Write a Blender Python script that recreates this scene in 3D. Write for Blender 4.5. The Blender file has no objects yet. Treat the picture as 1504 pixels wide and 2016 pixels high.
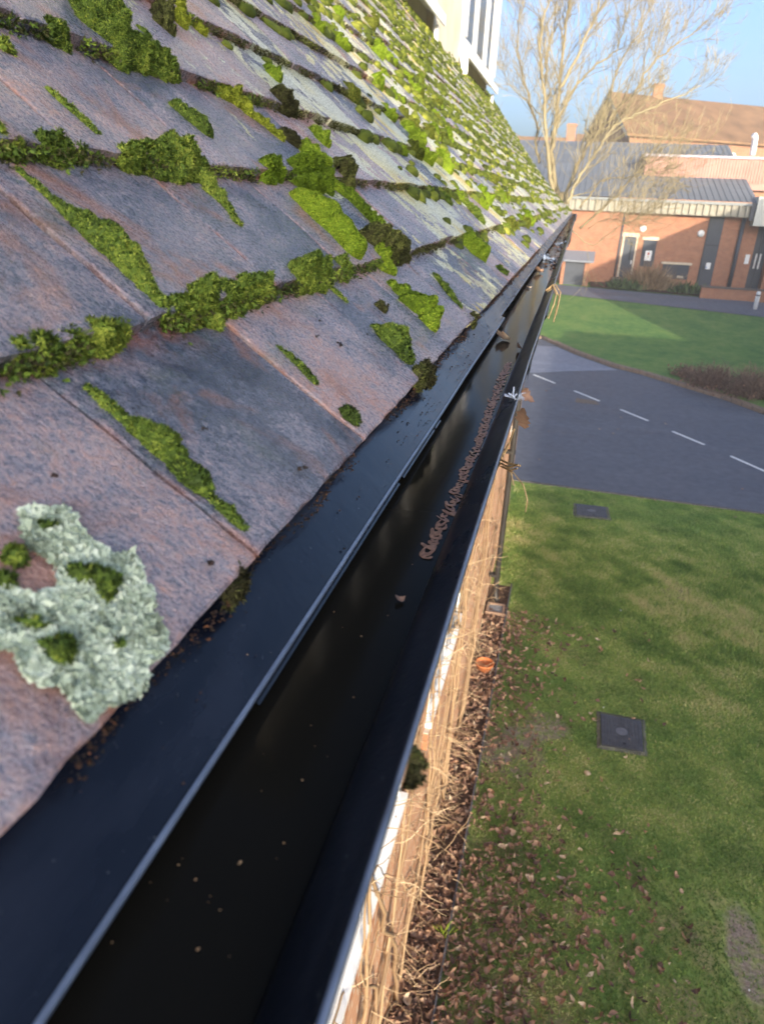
import bpy, math, random
import numpy as np
from mathutils import Vector, Matrix
R = math.radians
rng = np.random.default_rng(7); random.seed(7)
S = bpy.context.scene
COL = S.collection
# ------------------------------------------------------------------ camera
IW, IH, F = 1504, 2016, 1395.0            # photograph size and focal length in its pixels
H = 5.5                                   # the camera is 5.5 m above the lawn
def cam_axes():
    v = np.array([1142-IW/2, -(400-IH/2), F]); Y = v/np.linalg.norm(v)
    a, b = 1142-IW/2, -(400-IH/2); tr = .044
    ny = F*F/(b+tr*a); n = np.array([-tr*ny, -ny, F]); Z = -n/np.linalg.norm(n)
    X = -np.cross(Y, Z)
    return np.stack([X, Y, Z])
CM = cam_axes()
right, up, back = CM @ [1, 0, 0], CM @ [0, 1, 0], CM @ [0, 0, -1]
cd = bpy.data.cameras.new('camera'); cam = bpy.data.objects.new('camera', cd); COL.objects.link(cam)
cam.matrix_world = Matrix(((right[0], up[0], back[0], 0), (right[1], up[1], back[1], 0), (right[2], up[2], back[2], H), (0, 0, 0, 1)))
cd.sensor_fit = 'VERTICAL'; cd.sensor_height = 36; cd.lens = F/IH*36
cd.clip_start = .01; cd.clip_end = 2000
cd.dof.use_dof = True; cd.dof.focus_distance = .62; cd.dof.aperture_fstop = 15
S.camera = cam
# ------------------------------------------------------------------ light
SUN = np.array([.40, -.89, .20]); SUN /= np.linalg.norm(SUN)
w = bpy.data.worlds.new('World'); S.world = w; w.use_nodes = True
sky = w.node_tree.nodes.new('ShaderNodeTexSky'); sky.sky_type = 'NISHITA'; sky.sun_disc = False
sky.sun_elevation = math.asin(SUN[2]); sky.sun_rotation = math.atan2(SUN[0], SUN[1])
sky.air_density = .7; sky.dust_density = 5.2; sky.ozone_density = 2.8
bg = w.node_tree.nodes['Background']; bg.inputs['Strength'].default_value = .15
w.node_tree.links.new(sky.outputs[0], bg.inputs[0])
sl = bpy.data.lights.new('sun', 'SUN'); sl.energy = 3.1; sl.angle = R(.5); sl.color = (1, .86, .66)
so = bpy.data.objects.new('sun', sl); COL.objects.link(so)
so.rotation_euler = Vector(-SUN).to_track_quat('-Z', 'Y').to_euler()
S.view_settings.view_transform = 'Standard'; S.view_settings.look = 'None'
S.view_settings.exposure = 1.7; S.view_settings.gamma = 1
S.cycles.max_bounces = 6

# ------------------------------------------------------------------ pixel helpers (photograph pixel -> ray)
def ray(p):
    return CM @ np.array([p[0]-IW/2, -(p[1]-IH/2), F])
def on_z(p, z):
    r = ray(p); t = (z-H)/r[2]; return np.array([0, 0, H])+r*t
def on_y(p, y):
    r = ray(p); return np.array([0, 0, H])+r*(y/r[1])
def on_x(p, x):
    r = ray(p); return np.array([0, 0, H])+r*(x/r[0])

# ------------------------------------------------------------------ object helpers
def tag(o, label=None, cat=None, group=None, kind=None):
    if label: o['label'] = label
    if cat: o['category'] = cat
    if group: o['group'] = group
    if kind: o['kind'] = kind
    return o
def empty(name, loc, label, cat, group=None):
    o = bpy.data.objects.new(name, None); COL.objects.link(o); o.location = loc; o.empty_display_size = .1
    return tag(o, label, cat, group)
def link(name, me, parent=None):
    o = bpy.data.objects.new(name, me); COL.objects.link(o)
    if parent is not None:
        o.parent = parent
        o.matrix_parent_inverse = Matrix.Translation(-Vector(wloc(parent)))
    return o
def wloc(p):
    l = Vector(p.location)
    while p.parent is not None:
        p = p.parent
        if p.type == 'EMPTY' and False: pass
    return l if True else l
class MB:
    """collects geometry in world coordinates and links it as one mesh object"""
    def __init__(s): s.v = []; s.f = []; s.n = 0; s.c = []; s.mi = []
    def add(s, v, f, c=.5, mi=0):
        v = np.asarray(v, float); k = s.n
        s.v.append(v); s.n += len(v)
        s.f += [tuple(int(i)+k for i in q) for q in f]
        s.mi += [mi]*len(f)
        s.c.append(np.full(len(v), c) if np.isscalar(c) else np.asarray(c, float))
        return s
    def box(s, x0, x1, y0, y1, z0, z1, c=.5, mi=0):
        v = [(x, y, z) for x in (x0, x1) for y in (y0, y1) for z in (z0, z1)]
        return s.add(v, [(0, 1, 3, 2), (4, 6, 7, 5), (0, 4, 5, 1), (2, 3, 7, 6), (0, 2, 6, 4), (1, 5, 7, 3)], c, mi)
    def tube(s, pts, rad, n=6, c=.5, cap=True, mi=0):
        pts = np.asarray(pts, float); m = len(pts)
        rad = np.full(m, rad) if np.isscalar(rad) else np.asarray(rad, float)
        T = np.gradient(pts, axis=0); T /= np.linalg.norm(T, axis=1)[:, None]+1e-12
        ref = np.array([0, 0, 1.]) if abs(T[0][2]) < .8 else np.array([1., 0, 0])
        A = np.cross(T, ref); A /= np.linalg.norm(A, axis=1)[:, None]+1e-12
        B = np.cross(T, A)
        a = np.arange(n)*2*np.pi/n
        V = (pts[:, None]+rad[:, None, None]*(np.cos(a)[None, :, None]*A[:, None]+np.sin(a)[None, :, None]*B[:, None])).reshape(-1, 3)
        f = [(i*n+j, i*n+(j+1) % n, (i+1)*n+(j+1) % n, (i+1)*n+j) for i in range(m-1) for j in range(n)]
        if cap: f += [tuple(range(n))[::-1], tuple(range((m-1)*n, m*n))]
        return s.add(V, f, c, mi)
    def sweep(s, prof, ys, wob=0, c=.5, closed=False, mi=0):
        """profile of (x,z) swept along y"""
        p = np.asarray(prof, float); m = len(p)
        V = []
        for i, y in enumerate(ys):
            dx, dz = wob*math.sin(y*5.1+1)+wob*.6*math.sin(y*13.7), wob*math.sin(y*4.3+2)+wob*.5*math.sin(y*17)
            V += [(x+dx, y, z+dz) for x, z in p]
        k = m if closed else m-1
        f = [(i*m+j, (i+1)*m+j, (i+1)*m+(j+1) % m, i*m+(j+1) % m) for i in range(len(ys)-1) for j in range(k)]
        return s.add(V, f, c, mi)
    def build(s, name, mat, parent=None, smooth=False, col=True):
        me = bpy.data.meshes.new(name)
        V = np.concatenate(s.v) if s.v else np.zeros((0, 3))
        me.from_pydata(V.tolist(), [], s.f)
        mats = mat if isinstance(mat, (list, tuple)) else [mat]
        for m in mats: me.materials.append(m)
        if len(mats) > 1: me.polygons.foreach_set('material_index', s.mi)
        if col:
            at = me.attributes.new('tone', 'FLOAT', 'POINT'); at.data.foreach_set('value', np.concatenate(s.c).astype(np.float32))
        if smooth: me.polygons.foreach_set('use_smooth', [True]*len(me.polygons))
        me.update()
        return link(name, me, parent)
def fast_mesh(name, V, T, tone, mat, smooth_first=0, nrm=None):
    """triangles straight from numpy"""
    me = bpy.data.meshes.new(name); V = np.asarray(V, np.float32); T = np.asarray(T, np.int32)
    if nrm is not None:                                             # wind every face to agree with its shading normal
        fn = np.cross(V[T[:, 1]]-V[T[:, 0]], V[T[:, 2]]-V[T[:, 0]]); bad = (fn*np.asarray(nrm)[T].sum(1)).sum(1) < 0
        T[bad] = T[bad][:, ::-1]
    me.vertices.add(len(V)); me.vertices.foreach_set('co', V.ravel())
    me.loops.add(T.size); me.loops.foreach_set('vertex_index', T.ravel())
    me.polygons.add(len(T)); me.polygons.foreach_set('loop_start', np.arange(0, T.size, 3, dtype=np.int32))
    me.polygons.foreach_set('loop_total', np.full(len(T), 3, np.int32))
    sm = np.zeros(len(T), bool); sm[:smooth_first] = True
    me.polygons.foreach_set('use_smooth', sm)
    at = me.attributes.new('tone', 'FLOAT', 'POINT'); at.data.foreach_set('value', np.asarray(tone, np.float32))
    me.materials.append(mat); me.update()
    if nrm is not None:
        me.polygons.foreach_set('use_smooth', np.ones(len(T), bool)); me.update()
        me.normals_split_custom_set_from_vertices(np.asarray(nrm, np.float32).tolist())
    return me

# ------------------------------------------------------------------ material helpers
def newmat(name, rough=.7, spec=.3, base=None, metal=0):
    m = bpy.data.materials.new(name); m.use_nodes = True
    nt = m.node_tree; b = nt.nodes['Principled BSDF']
    b.inputs['Roughness'].default_value = rough; b.inputs['Specular IOR Level'].default_value = spec
    b.inputs['Metallic'].default_value = metal
    if base is not None: b.inputs['Base Color'].default_value = (*base, 1)
    return m, nt, b
def nd(nt, t, **kw):
    n = nt.nodes.new('ShaderNode'+t)
    for k, v in kw.items():
        if hasattr(n, k) and k not in ('Scale',): setattr(n, k, v)
    return n
def coord(nt, scale=(1, 1, 1), rot=(0, 0, 0)):
    t = nt.nodes.new('ShaderNodeTexCoord'); mp = nt.nodes.new('ShaderNodeMapping')
    mp.inputs['Scale'].default_value = scale; mp.inputs['Rotation'].default_value = rot
    nt.links.new(t.outputs['Object'], mp.inputs[0]); return mp.outputs[0]
def noise(nt, vec, scale, detail=4, rough=.55, dist=0):
    n = nt.nodes.new('ShaderNodeTexNoise'); n.inputs['Scale'].default_value = scale; n.inputs['Detail'].default_value = detail
    n.inputs['Roughness'].default_value = rough; n.inputs['Distortion'].default_value = dist
    nt.links.new(vec, n.inputs['Vector']); return n.outputs['Fac']
def ramp(nt, fac, stops, interp='LINEAR'):
    r = nt.nodes.new('ShaderNodeValToRGB'); r.color_ramp.interpolation = interp
    el = r.color_ramp.elements
    while len(el) < len(stops): el.new(.5)
    for e, (p, c) in zip(el, stops): e.position = p; e.color = (*c, 1) if not np.isscalar(c) else (c, c, c, 1)
    nt.links.new(fac, r.inputs[0]); return r.outputs[0]
def mix(nt, fac, a, b, mode='MIX'):
    m = nt.nodes.new('ShaderNodeMix'); m.data_type = 'RGBA'; m.blend_type = mode
    for i, x in ((0, fac), (6, a), (7, b)):
        if isinstance(x, bpy.types.NodeSocket): nt.links.new(x, m.inputs[i])
        else: m.inputs[i].default_value = x if i == 0 else (*x, 1)
    return m.outputs[2]
def math_(nt, op, a, b=0.):
    m = nt.nodes.new('ShaderNodeMath'); m.operation = op
    for i, x in ((0, a), (1, b)):
        if isinstance(x, bpy.types.NodeSocket): nt.links.new(x, m.inputs[i])
        else: m.inputs[i].default_value = x
    return m.outputs[0]
def attr(nt, name='tone'):
    a = nt.nodes.new('ShaderNodeAttribute'); a.attribute_name = name; return a.outputs['Fac']
def bump(nt, b, h, strength=.5, dist=.01):
    n = nt.nodes.new('ShaderNodeBump'); n.inputs['Strength'].default_value = strength; n.inputs['Distance'].default_value = dist
    nt.links.new(h, n.inputs['Height']); nt.links.new(n.outputs[0], b.inputs['Normal'])
def basecol(nt, b, c): nt.links.new(c, b.inputs['Base Color'])

def m_simple(name, base, rough=.6, spec=.3, var=.25, scale=20, bumpk=0, metal=0):
    m, nt, b = newmat(name, rough, spec, metal=metal); v = coord(nt); n = noise(nt, v, scale, 5)
    d = tuple(x*(1-var) for x in base); l = tuple(min(1, x*(1+var)) for x in base)
    basecol(nt, b, ramp(nt, n, [(.3, d), (.7, l)]))
    if bumpk: bump(nt, b, noise(nt, v, scale*4, 4), .5, bumpk)
    return m
def m_tone(name, stops, rough=.8, spec=.2, transl=0):
    m, nt, b = newmat(name, rough, spec); c = ramp(nt, attr(nt), stops); basecol(nt, b, c)
    if transl:
        t = nt.nodes.new('ShaderNodeBsdfTranslucent'); nt.links.new(c, t.inputs[0])
        x = nt.nodes.new('ShaderNodeMixShader'); x.inputs[0].default_value = transl
        nt.links.new(b.outputs[0], x.inputs[1]); nt.links.new(t.outputs[0], x.inputs[2])
        nt.links.new(x.outputs[0], nt.nodes['Material Output'].inputs[0])
    return m
def m_brick(name, c1, c2, mortar, sx=.225, sz=.075, axis='x', bscale=1., moss=0):
    """bricks laid in the wall plane; axis is the wall's horizontal axis"""
    m, nt, b = newmat(name, .85, .2)
    t = nt.nodes.new('ShaderNodeTexCoord'); sp = nt.nodes.new('ShaderNodeSeparateXYZ'); nt.links.new(t.outputs['Object'], sp.inputs[0])
    cb = nt.nodes.new('ShaderNodeCombineXYZ'); nt.links.new(sp.outputs['X' if axis == 'x' else 'Y'], cb.inputs[0]); nt.links.new(sp.outputs['Z'], cb.inputs[1])
    k = nt.nodes.new('ShaderNodeTexBrick'); nt.links.new(cb.outputs[0], k.inputs[0])
    k.inputs['Scale'].default_value = 1; k.inputs['Brick Width'].default_value = sx; k.inputs['Row Height'].default_value = sz
    k.inputs['Mortar Size'].default_value = .008*bscale; k.inputs['Mortar Smooth'].default_value = .2; k.inputs['Bias'].default_value = -.1
    k.inputs['Color1'].default_value = (*c1, 1); k.inputs['Color2'].default_value = (*c2, 1); k.inputs['Mortar'].default_value = (*mortar, 1)
    n = noise(nt, t.outputs['Object'], 3, 5); n2 = noise(nt, t.outputs['Object'], 40, 4)
    c = mix(nt, .45, k.outputs['Color'], ramp(nt, n, [(.3, (.55, .5, .5)), (.7, (1, 1, 1))]), 'MULTIPLY')
    c = mix(nt, .4, c, ramp(nt, n2, [(.3, .55), (.7, 1.)]), 'MULTIPLY')
    basecol(nt, b, c); bump(nt, b, k.outputs['Fac'], -.4, .006)
    return m
# ------------------------------------------------------------------ noise in numpy
class SN:
    """cheap smooth noise: sum of random plane waves"""
    def __init__(s, dim, freq, n=14, seed=0):
        g = np.random.default_rng(seed); d = g.normal(size=(n, dim)); d /= np.linalg.norm(d, axis=1)[:, None]
        s.k = d*freq*g.uniform(.5, 1.6, (n, 1)); s.p = g.uniform(0, 6.28, n); s.n = n
    def __call__(s, P): return np.sin(np.asarray(P) @ s.k.T+s.p).sum(-1)/math.sqrt(s.n/2)

# ------------------------------------------------------------------ the roof surface: bell-cast at the eaves, steep above
G, TT, TW, RL, RY0 = .12, .011, .165, 13.2, -.45
ds = .0005; _s = np.arange(-400, 14000)*ds
_th = np.radians(40+10*np.clip(_s/1.1, 0, 1))
_i0 = 400
_x = -np.cumsum(np.cos(_th))*ds; _z = np.cumsum(np.sin(_th))*ds
_x = _x-_x[_i0]-.110; _z = _z-_z[_i0]-.139+H
def prof(s):
    s = np.asarray(s, float); return np.interp(s, _s, _x), np.interp(s, _s, _z), np.interp(s, _s, _th)
def tile_off(s):
    """a tile's face drops below the line of butts towards the butt of the next course"""
    return -TT*np.clip((np.asarray(s)/G) % 1., 0, 1)
def roof_pt(s, y, h=0.):
    x, z, t = prof(s); o = tile_off(s)+h
    return np.stack([x+np.sin(t)*o, np.broadcast_to(y, x.shape)*1., z+np.cos(t)*o], -1)
_rs = np.arange(-.002, 6.8, .0005); _rp = roof_pt(_rs, 0.)
def roof_hit(p):
    r = ray(p); X, Z = _rp[:, 0], _rp[:, 2]-H
    cr = X*r[2]-Z*r[0]; ok = (X*r[0]+Z*r[2]) > 0
    i = np.where((np.sign(cr[:-1]) != np.sign(cr[1:])) & ok[:-1])[0]
    if len(i) == 0: i = [int(np.argmin(np.abs(cr)+(~ok)*9))]
    d = np.hypot(X[i], Z[i]); j = i[int(np.argmin(d))]
    y = r[1]*math.hypot(X[j], Z[j])/math.hypot(r[0], r[2])
    P = np.array([X[j], y, Z[j]]); depth = P @ (CM @ [0, 0, 1.])
    return _rs[j], y, depth

# ================================================================== THE NEAR BUILDING
bld = empty('brick_building', (-3, 6, 0), 'long red brick building with a steep mossy clay tiled roof and cream dormer front', 'building')
WX = -.55                                                       # outer face of the brick wall

# ---- tile material
def tile_material():
    m, nt, b = newmat('clay_tile', .45, .8); v = coord(nt); tone = attr(nt)
    big = noise(nt, v, 9, 6, .6); med = noise(nt, v, 38, 6, .65); fine = noise(nt, coord(nt, (1, 1, 1)), 420, 4, .7)
    spk = noise(nt, v, 900, 2, .6)
    f = math_(nt, 'ADD', math_(nt, 'MULTIPLY', med, .55), math_(nt, 'MULTIPLY', big, .75)); f = math_(nt, 'SUBTRACT', f, .17)
    f = math_(nt, 'ADD', f, math_(nt, 'MULTIPLY', math_(nt, 'SUBTRACT', tone, .5), .30))
    f = math_(nt, 'ADD', f, math_(nt, 'MULTIPLY', math_(nt, 'SUBTRACT', fine, .5), .55))
    f = math_(nt, 'ADD', f, math_(nt, 'MULTIPLY', math_(nt, 'SUBTRACT', noise(nt, coord(nt, (.75, 1, .75)), 260, 4, .7), .5), .7))
    c = ramp(nt, f, [(.20, (.03, .04, .06)), (.40, (.11, .125, .165)), (.53, (.23, .215, .255)), (.66, (.37, .285, .29)), (.86, (.43, .23, .18))])
    # bare orange clay where moss has just come away, along joints and below the butts
    at = attr(nt, 'wear'); n3 = noise(nt, v, 60, 4)
    o = math_(nt, 'MULTIPLY', math_(nt, 'MULTIPLY', at, .9), ramp(nt, n3, [(.42, 0.), (.60, 1.)]))
    c = mix(nt, o, c, (.40, .13, .06))
    c = mix(nt, math_(nt, 'MULTIPLY', ramp(nt, spk, [(.30, 1.), (.42, 0.)]), .55), c, (.04, .045, .06))
    ru = ramp(nt, noise(nt, v, 11, 6, .65, .6), [(.54, 0.), (.66, .75)]); c = mix(nt, ru, c, (.33, .145, .085))
    # green algae film
    al = ramp(nt, noise(nt, v, 14, 4), [(.60, 0.), (.75, .35)]); c = mix(nt, al, c, (.13, .16, .07))
    # pale crustose lichen in sharp edged patches
    li = attr(nt, 'lichen'); cr = noise(nt, coord(nt, (1, 1, 1)), 26, 7, .62, .4)
    thr = math_(nt, 'SUBTRACT', .79, math_(nt, 'MULTIPLY', li, .40))
    lm = math_(nt, 'GREATER_THAN', math_(nt, 'ADD', cr, math_(nt, 'MULTIPLY', math_(nt, 'SUBTRACT', fine, .5), .12)), thr)
    lc = ramp(nt, noise(nt, v, 6, 3), [(.4, (.56, .58, .46)), (.56, (.62, .58, .30)), (.66, (.60, .44, .08))])
    lc = mix(nt, .5, lc, ramp(nt, fine, [(.35, .5), (.6, 1.)]), 'MULTIPLY')
    c = mix(nt, lm, c, lc)
    basecol(nt, b, c)
    nt.links.new(ramp(nt, fine, [(.3, .18), (.7, .38)]), b.inputs['Roughness'])
    h = math_(nt, 'ADD', math_(nt, 'MULTIPLY', fine, 1.), math_(nt, 'MULTIPLY', noise(nt, v, 130, 5, .7), 1.6))
    h = math_(nt, 'ADD', h, math_(nt, 'MULTIPLY', lm, .5))
    bump(nt, b, h, .75, .0024)
    return m
M_TILE = tile_material()
n_a, n_b, n_c = SN(2, 70, seed=1), SN(2, 260, seed=2), SN(1, 180, seed=3)
def build_tiles():
    VV, TT_, tone, wear, lich = [], [], [], [], []; base = 0
    NS = 34
    for k in range(NS):
        j0 = int((-.9-RY0)/TW)-3
        y = .243+(k % 2)*TW/2-8*TW
        while y < RL:
            r = np.random.default_rng(int(100000+1000*k+round(y*100)))
            if y+TW < -.75: y += TW; continue
            y0, y1 = y+r.uniform(.0008, .0022), y+TW-r.uniform(.0008, .0022)
            y += TW
            if y0 > RL: break
            near = y0 < 2.6 and k < 9 and y1 > 0.02
            ny, ns = (16, 14) if near else (3, 3)
            lift, tw = r.normal(0, .0004), r.normal(0, .0005)
            ln = r.normal(0, .0012 if k else .0004)
            u = np.linspace(0, 1, ny+1); q = np.linspace(0, 1, ns+1)
            if near: u = np.concatenate([[0, .007, .022], np.linspace(.07, .93, ny-5), [.978, .993, 1]]); q = np.concatenate([[0, .010, .03], np.linspace(.09, 1, ns-2)])
            U, Q = np.meshgrid(u, q, indexing='ij')
            Y = y0+(y1-y0)*U; ex = 1.22
            sl = k*G+ln+Q*G*ex
            hh = lift+tw*(U-.5)*2*(1-Q)+.0010*(1-(2*U-1)**2)*(1-.3*Q)     # slight camber across the tile
            if near:
                P2 = np.stack([sl, Y], -1).reshape(-1, 2)
                hh = hh+.0006*n_a(P2).reshape(U.shape)+.00022*n_b(P2).reshape(U.shape)
                edge = (Q < .01)
                sl = sl+edge*(.00045*n_c(Y.reshape(-1, 1)).reshape(U.shape))
                hh = hh-.0010*edge-.0008*((U < .003) | (U > .997))
            # along the tile the face drops by TT per course
            x, z, t = prof(sl); off = -TT*Q*ex+hh
            P = np.stack([x+np.sin(t)*off, Y, z+np.cos(t)*off], -1)
            nrm = np.stack([np.sin(t), 0*t, np.cos(t)], -1)
            top = P.reshape(-1, 3); bot = (P-nrm*.0125).reshape(-1, 3)
            n1 = (ny+1)*(ns+1); idx = np.arange(n1).reshape(ny+1, ns+1)
            a, b_, c, d = idx[:-1, :-1].ravel(), idx[1:, :-1].ravel(), idx[1:, 1:].ravel(), idx[:-1, 1:].ravel()
            T = [np.stack([a, d, b_], 1), np.stack([b_, d, c], 1)]
            def side(e):
                e = np.asarray(e); p, q_ = e[:-1], e[1:]
                return [np.stack([p, q_, p+n1], 1), np.stack([q_, q_+n1, p+n1], 1)]
            T += side(idx[:, 0])+side(idx[0, ::-1])+side(idx[-1, :])
            T = np.concatenate(T)+base
            V = np.concatenate([top, bot]); base += len(V)
            VV.append(V); TT_.append(T)
            tn = np.clip(r.normal(.5, .28), 0, 1)
            tone.append(np.full(len(V), tn))
            e1 = np.exp(-np.minimum(U, 1-U)*(y1-y0)/.0016)*.5+np.exp(-np.clip(1-Q*ex, 0, 1)*G/.009)*1.0+.2*np.exp(-Q*G/.003)
            wv = np.clip(e1*r.uniform(.4, 1.3), 0, 1).ravel(); wear.append(np.concatenate([wv, wv*0+.75]))
            # lichen is patchy: more of it further along the roof
            L = np.clip((y0-.35)/.8, 0, 1)*np.clip(r.normal(.74, .28), .1, 1.15)*(1-.25*(k == 0))
            lich.append(np.full(len(V), L))
    V = np.concatenate(VV); me = fast_mesh('roof_tiles', V, np.concatenate(TT_), np.concatenate(tone), M_TILE)
    for nm, arr in (('wear', wear), ('lichen', lich)):
        at = me.attributes.new(nm, 'FLOAT', 'POINT'); at.data.foreach_set('value', np.concatenate(arr).astype(np.float32))
    return link('roof_tiles', me, bld)
build_tiles()
# boarding below the tiles, the verge at the far end, and the roof's other slope so that the house is closed
m_board = m_simple('old_timber', (.10, .07, .05), .8)
sb = MB(); sg = np.linspace(.02, 4.05, 60); px, pz, pt = prof(sg)
bp = [(x-math.sin(t)*.030, z-math.cos(t)*.030) for x, z, t in zip(px, pz, pt)]
ridge = bp[-1]
sb.sweep([(x, z) for x, z in bp]+[(2*ridge[0]-x, z) for x, z in bp[::-1]][1:], [-1.4, RL-.02])
sb.build('roof_boarding', m_board, bld)
m_verge = m_simple('verge_mortar', (.22, .21, .19), .9, var=.4, scale=30)
vb = MB(); vp = [(x+math.sin(t)*.004, z+math.cos(t)*.004) for x, z, t in zip(px, pz, pt)]
lo = [(x-math.sin(t)*.075, z-math.cos(t)*.075) for x, z, t in zip(px, pz, pt)]
vb.sweep(vp+lo[::-1], [RL-.03, RL+.03], closed=True); vb.build('verge', m_verge, bld)

# ---- walls
m_wall = m_brick('near_brick', (.60, .31, .17), (.50, .24, .13), (.66, .56, .44), axis='y')
wb = MB(); wb.box(WX-.3, WX, -1.4, RL-.05, 0, H-.55); wb.box(-6.3, WX-.3, RL-.35, RL-.05, 0, H-.3); wb.box(-6.3, -6.0, -1.4, RL-.35, 0, H-.55)
wb.build('wall', m_wall, bld)
m_soffit = m_simple('soffit_paint', (.7, .68, .62), .6)
MB().box(WX, -.155, -1.4, RL, H-.36, H-.34).build('soffit', m_soffit, bld)
m_blk = m_simple('black_paint', (.02, .02, .022), .5)
MB().box(-.152, -.135, -1.4, RL, H-.37, H-.165).build('fascia_board', m_blk, bld)

# ---- eaves tray and gutter
def black_plastic(name, base, r0, r1, dust=.5):
    m, nt, b = newmat(name, .3, .5); v = coord(nt); 
    st = noise(nt, coord(nt, (1, .25, 1)), 26, 5, .6); sp = noise(nt, v, 330, 3, .7); bg_ = noise(nt, v, 7, 4)
    c = ramp(nt, st, [(.42, base), (.72, tuple(x*2.0+.009 for x in base))])
    c = mix(nt, math_(nt, 'MULTIPLY', ramp(nt, sp, [(.68, 0.), (.74, 1.)]), dust), c, (.25, .27, .27))
    basecol(nt, b, c)
    nt.links.new(ramp(nt, math_(nt, 'ADD', math_(nt, 'MULTIPLY', bg_, .6), math_(nt, 'MULTIPLY', st, .4)), [(.35, r0), (.65, r1)]), b.inputs['Roughness'])
    h = math_(nt, 'ADD', math_(nt, 'MULTIPLY', sp, .5), noise(nt, v, 60, 4)); bump(nt, b, h, .25, .0012)
    return m
m_tray = black_plastic('weathered_black_tray', (.004, .006, .013), .16, .36, .25); m_tray.node_tree.nodes['Principled BSDF'].inputs['Specular IOR Level'].default_value = .32
m_gut = black_plastic('black_gutter', (.006, .008, .013), .20, .46, .7)
m_bead = m_simple('sky_sheen_edge', (.12, .15, .21), .3, .5, .3, 40)  # lighter edge plastic with blue sky sheen put into its colour
ys_a = np.concatenate([np.arange(-.5, 1.19, .03), [1.192]]); ys_b = np.concatenate([np.arange(1.17, 4, .06), np.arange(4, RL+.02, .3)])
def zz(*p): return [(x, z+H) for x, z in p]
DX, DZ = -.0935, -.175
JT = 1.192
def tray(y, dx, dz):
    t = MB().sweep(zz((-.150+dx, -.140+dz), (-.128+dx, -.1505+dz), (-.112+dx, -.1590+dz), (DX-.004+dx, DZ+.002+dz), (DX-.0012+dx, DZ+.0002+dz), (DX+.0002+dx, DZ-.0014+dz), (DX-.0015+dx, DZ-.0035+dz), (-.118+dx, -.163+dz)), y, .0004)
    t = t.build('eaves_tray', m_tray, bld, smooth=True)
    MB().sweep(zz((DX-.0010+dx, DZ+.0009+dz), (DX-.0004+dx, DZ+.0008+dz), (DX+.0004+dx, DZ+.0004+dz), (DX+.0006+dx, DZ-.0010+dz), (DX-.0006+dx, DZ-.0016+dz)), y, .0004).build('edge_bead', m_bead, t, smooth=True)
tray(ys_a, 0, 0); tray(ys_b, -.006, .003)
gut = MB()
gp = zz((-.140, -.170), (-.140, -.262), (-.132, -.272), (-.066, -.272), (-.0545, -.262), (-.0510, -.240), (-.0500, -.200), (-.0492, -.182), (-.0470, -.178), (-.0435, -.1735), (-.0385, -.1690), (-.0335, -.1640), (-.0305, -.1605), (-.0292, -.1600), (-.0286, -.1612), (-.0300, -.1650), (-.036, -.172), (-.041, -.182), (-.0440, -.205), (-.047, -.262), (-.062, -.280), (-.137, -.280))
yg = np.concatenate([np.arange(-.5, JT+.02, .04), [JT]]); yg2 = np.concatenate([np.arange(JT, 4, .06), np.arange(4, RL+.12, .3)])
gut.sweep(gp, yg, .0004); gut.sweep([(x+.001, z-.001) for x, z in gp], yg2, .0007)
for y in (RL+.1,): gut.box(-.14, -.03, y, y+.006, H-.28, H-.165)
gutter = gut.build('gutter', m_gut, bld, smooth=True)
lb = MB().sweep(zz((-.0307, -.1596), (-.0300, -.1589), (-.0292, -.1590), (-.0287, -.1598), (-.0290, -.1604)), np.concatenate([yg, yg2[1:]]), .0005)
lb.build('rolled_lip', m_bead, gutter, smooth=True)
ib = MB().sweep(zz((-.0497, -.1815), (-.0487, -.1803), (-.0478, -.1800), (-.0472, -.1790)), np.concatenate([yg[yg > .5], yg2[1:]]), .0005)
ib.build('water_edge_line', m_bead, gutter, smooth=True)  # light line along the water's front edge, built as a pale strip
for yb in (JT, 4.1, 7.1, 10.1):                                  # union brackets round the gutter
    br = MB().sweep([(x+(.003 if x > -.06 else -.001), z+(.0012 if z > H-.2 else -.003)) for x, z in gp[6:20]], [yb-.05, yb-.045, yb+.045, yb+.05]); br.build('gutter_union', m_gut, gutter, smooth=True)
# strips standing in for the reflection of the tray edge in the water
rl = MB()
for a, b_, o in ((.20, .44, 0), (.452, .57, .0006), (.575, .60, .001)): rl.sweep(zz((-.0975, -.1795), (-.0955, -.1788), (-.0935, -.1788), (-.0925, -.1797)), np.linspace(a, b_, 9), .0004)
rl.build('reflection_strip', m_gut, gutter, smooth=True)
# ---- downpipe with its swan neck
m_pipe = m_simple('dark_downpipe', (.022, .020, .019), .5, .4, .3, 8)
PX, PY = -.43, 9.25
dp = MB().tube([(-.09, PY, H-.27), (-.09, PY, H-.42), (-.16, PY, H-.56), (-.36, PY, H-.80), (PX, PY, H-.94), (PX, PY, H-1.1), (PX, PY, 2.6), (PX, PY, .28), (PX+.01, PY-.01, .16), (PX+.05, PY-.06, .10)], .040, 12)
pipe = dp.build('downpipe', m_pipe, bld, smooth=True)
for z in (.5, 2.4, 4.2):
    MB().tube([(PX, PY, z-.03), (PX, PY, z+.03)], .047, 12).box(WX, PX, PY-.05, PY+.05, z-.02, z+.02).build('pipe_clip', m_pipe, pipe, smooth=False)

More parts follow.
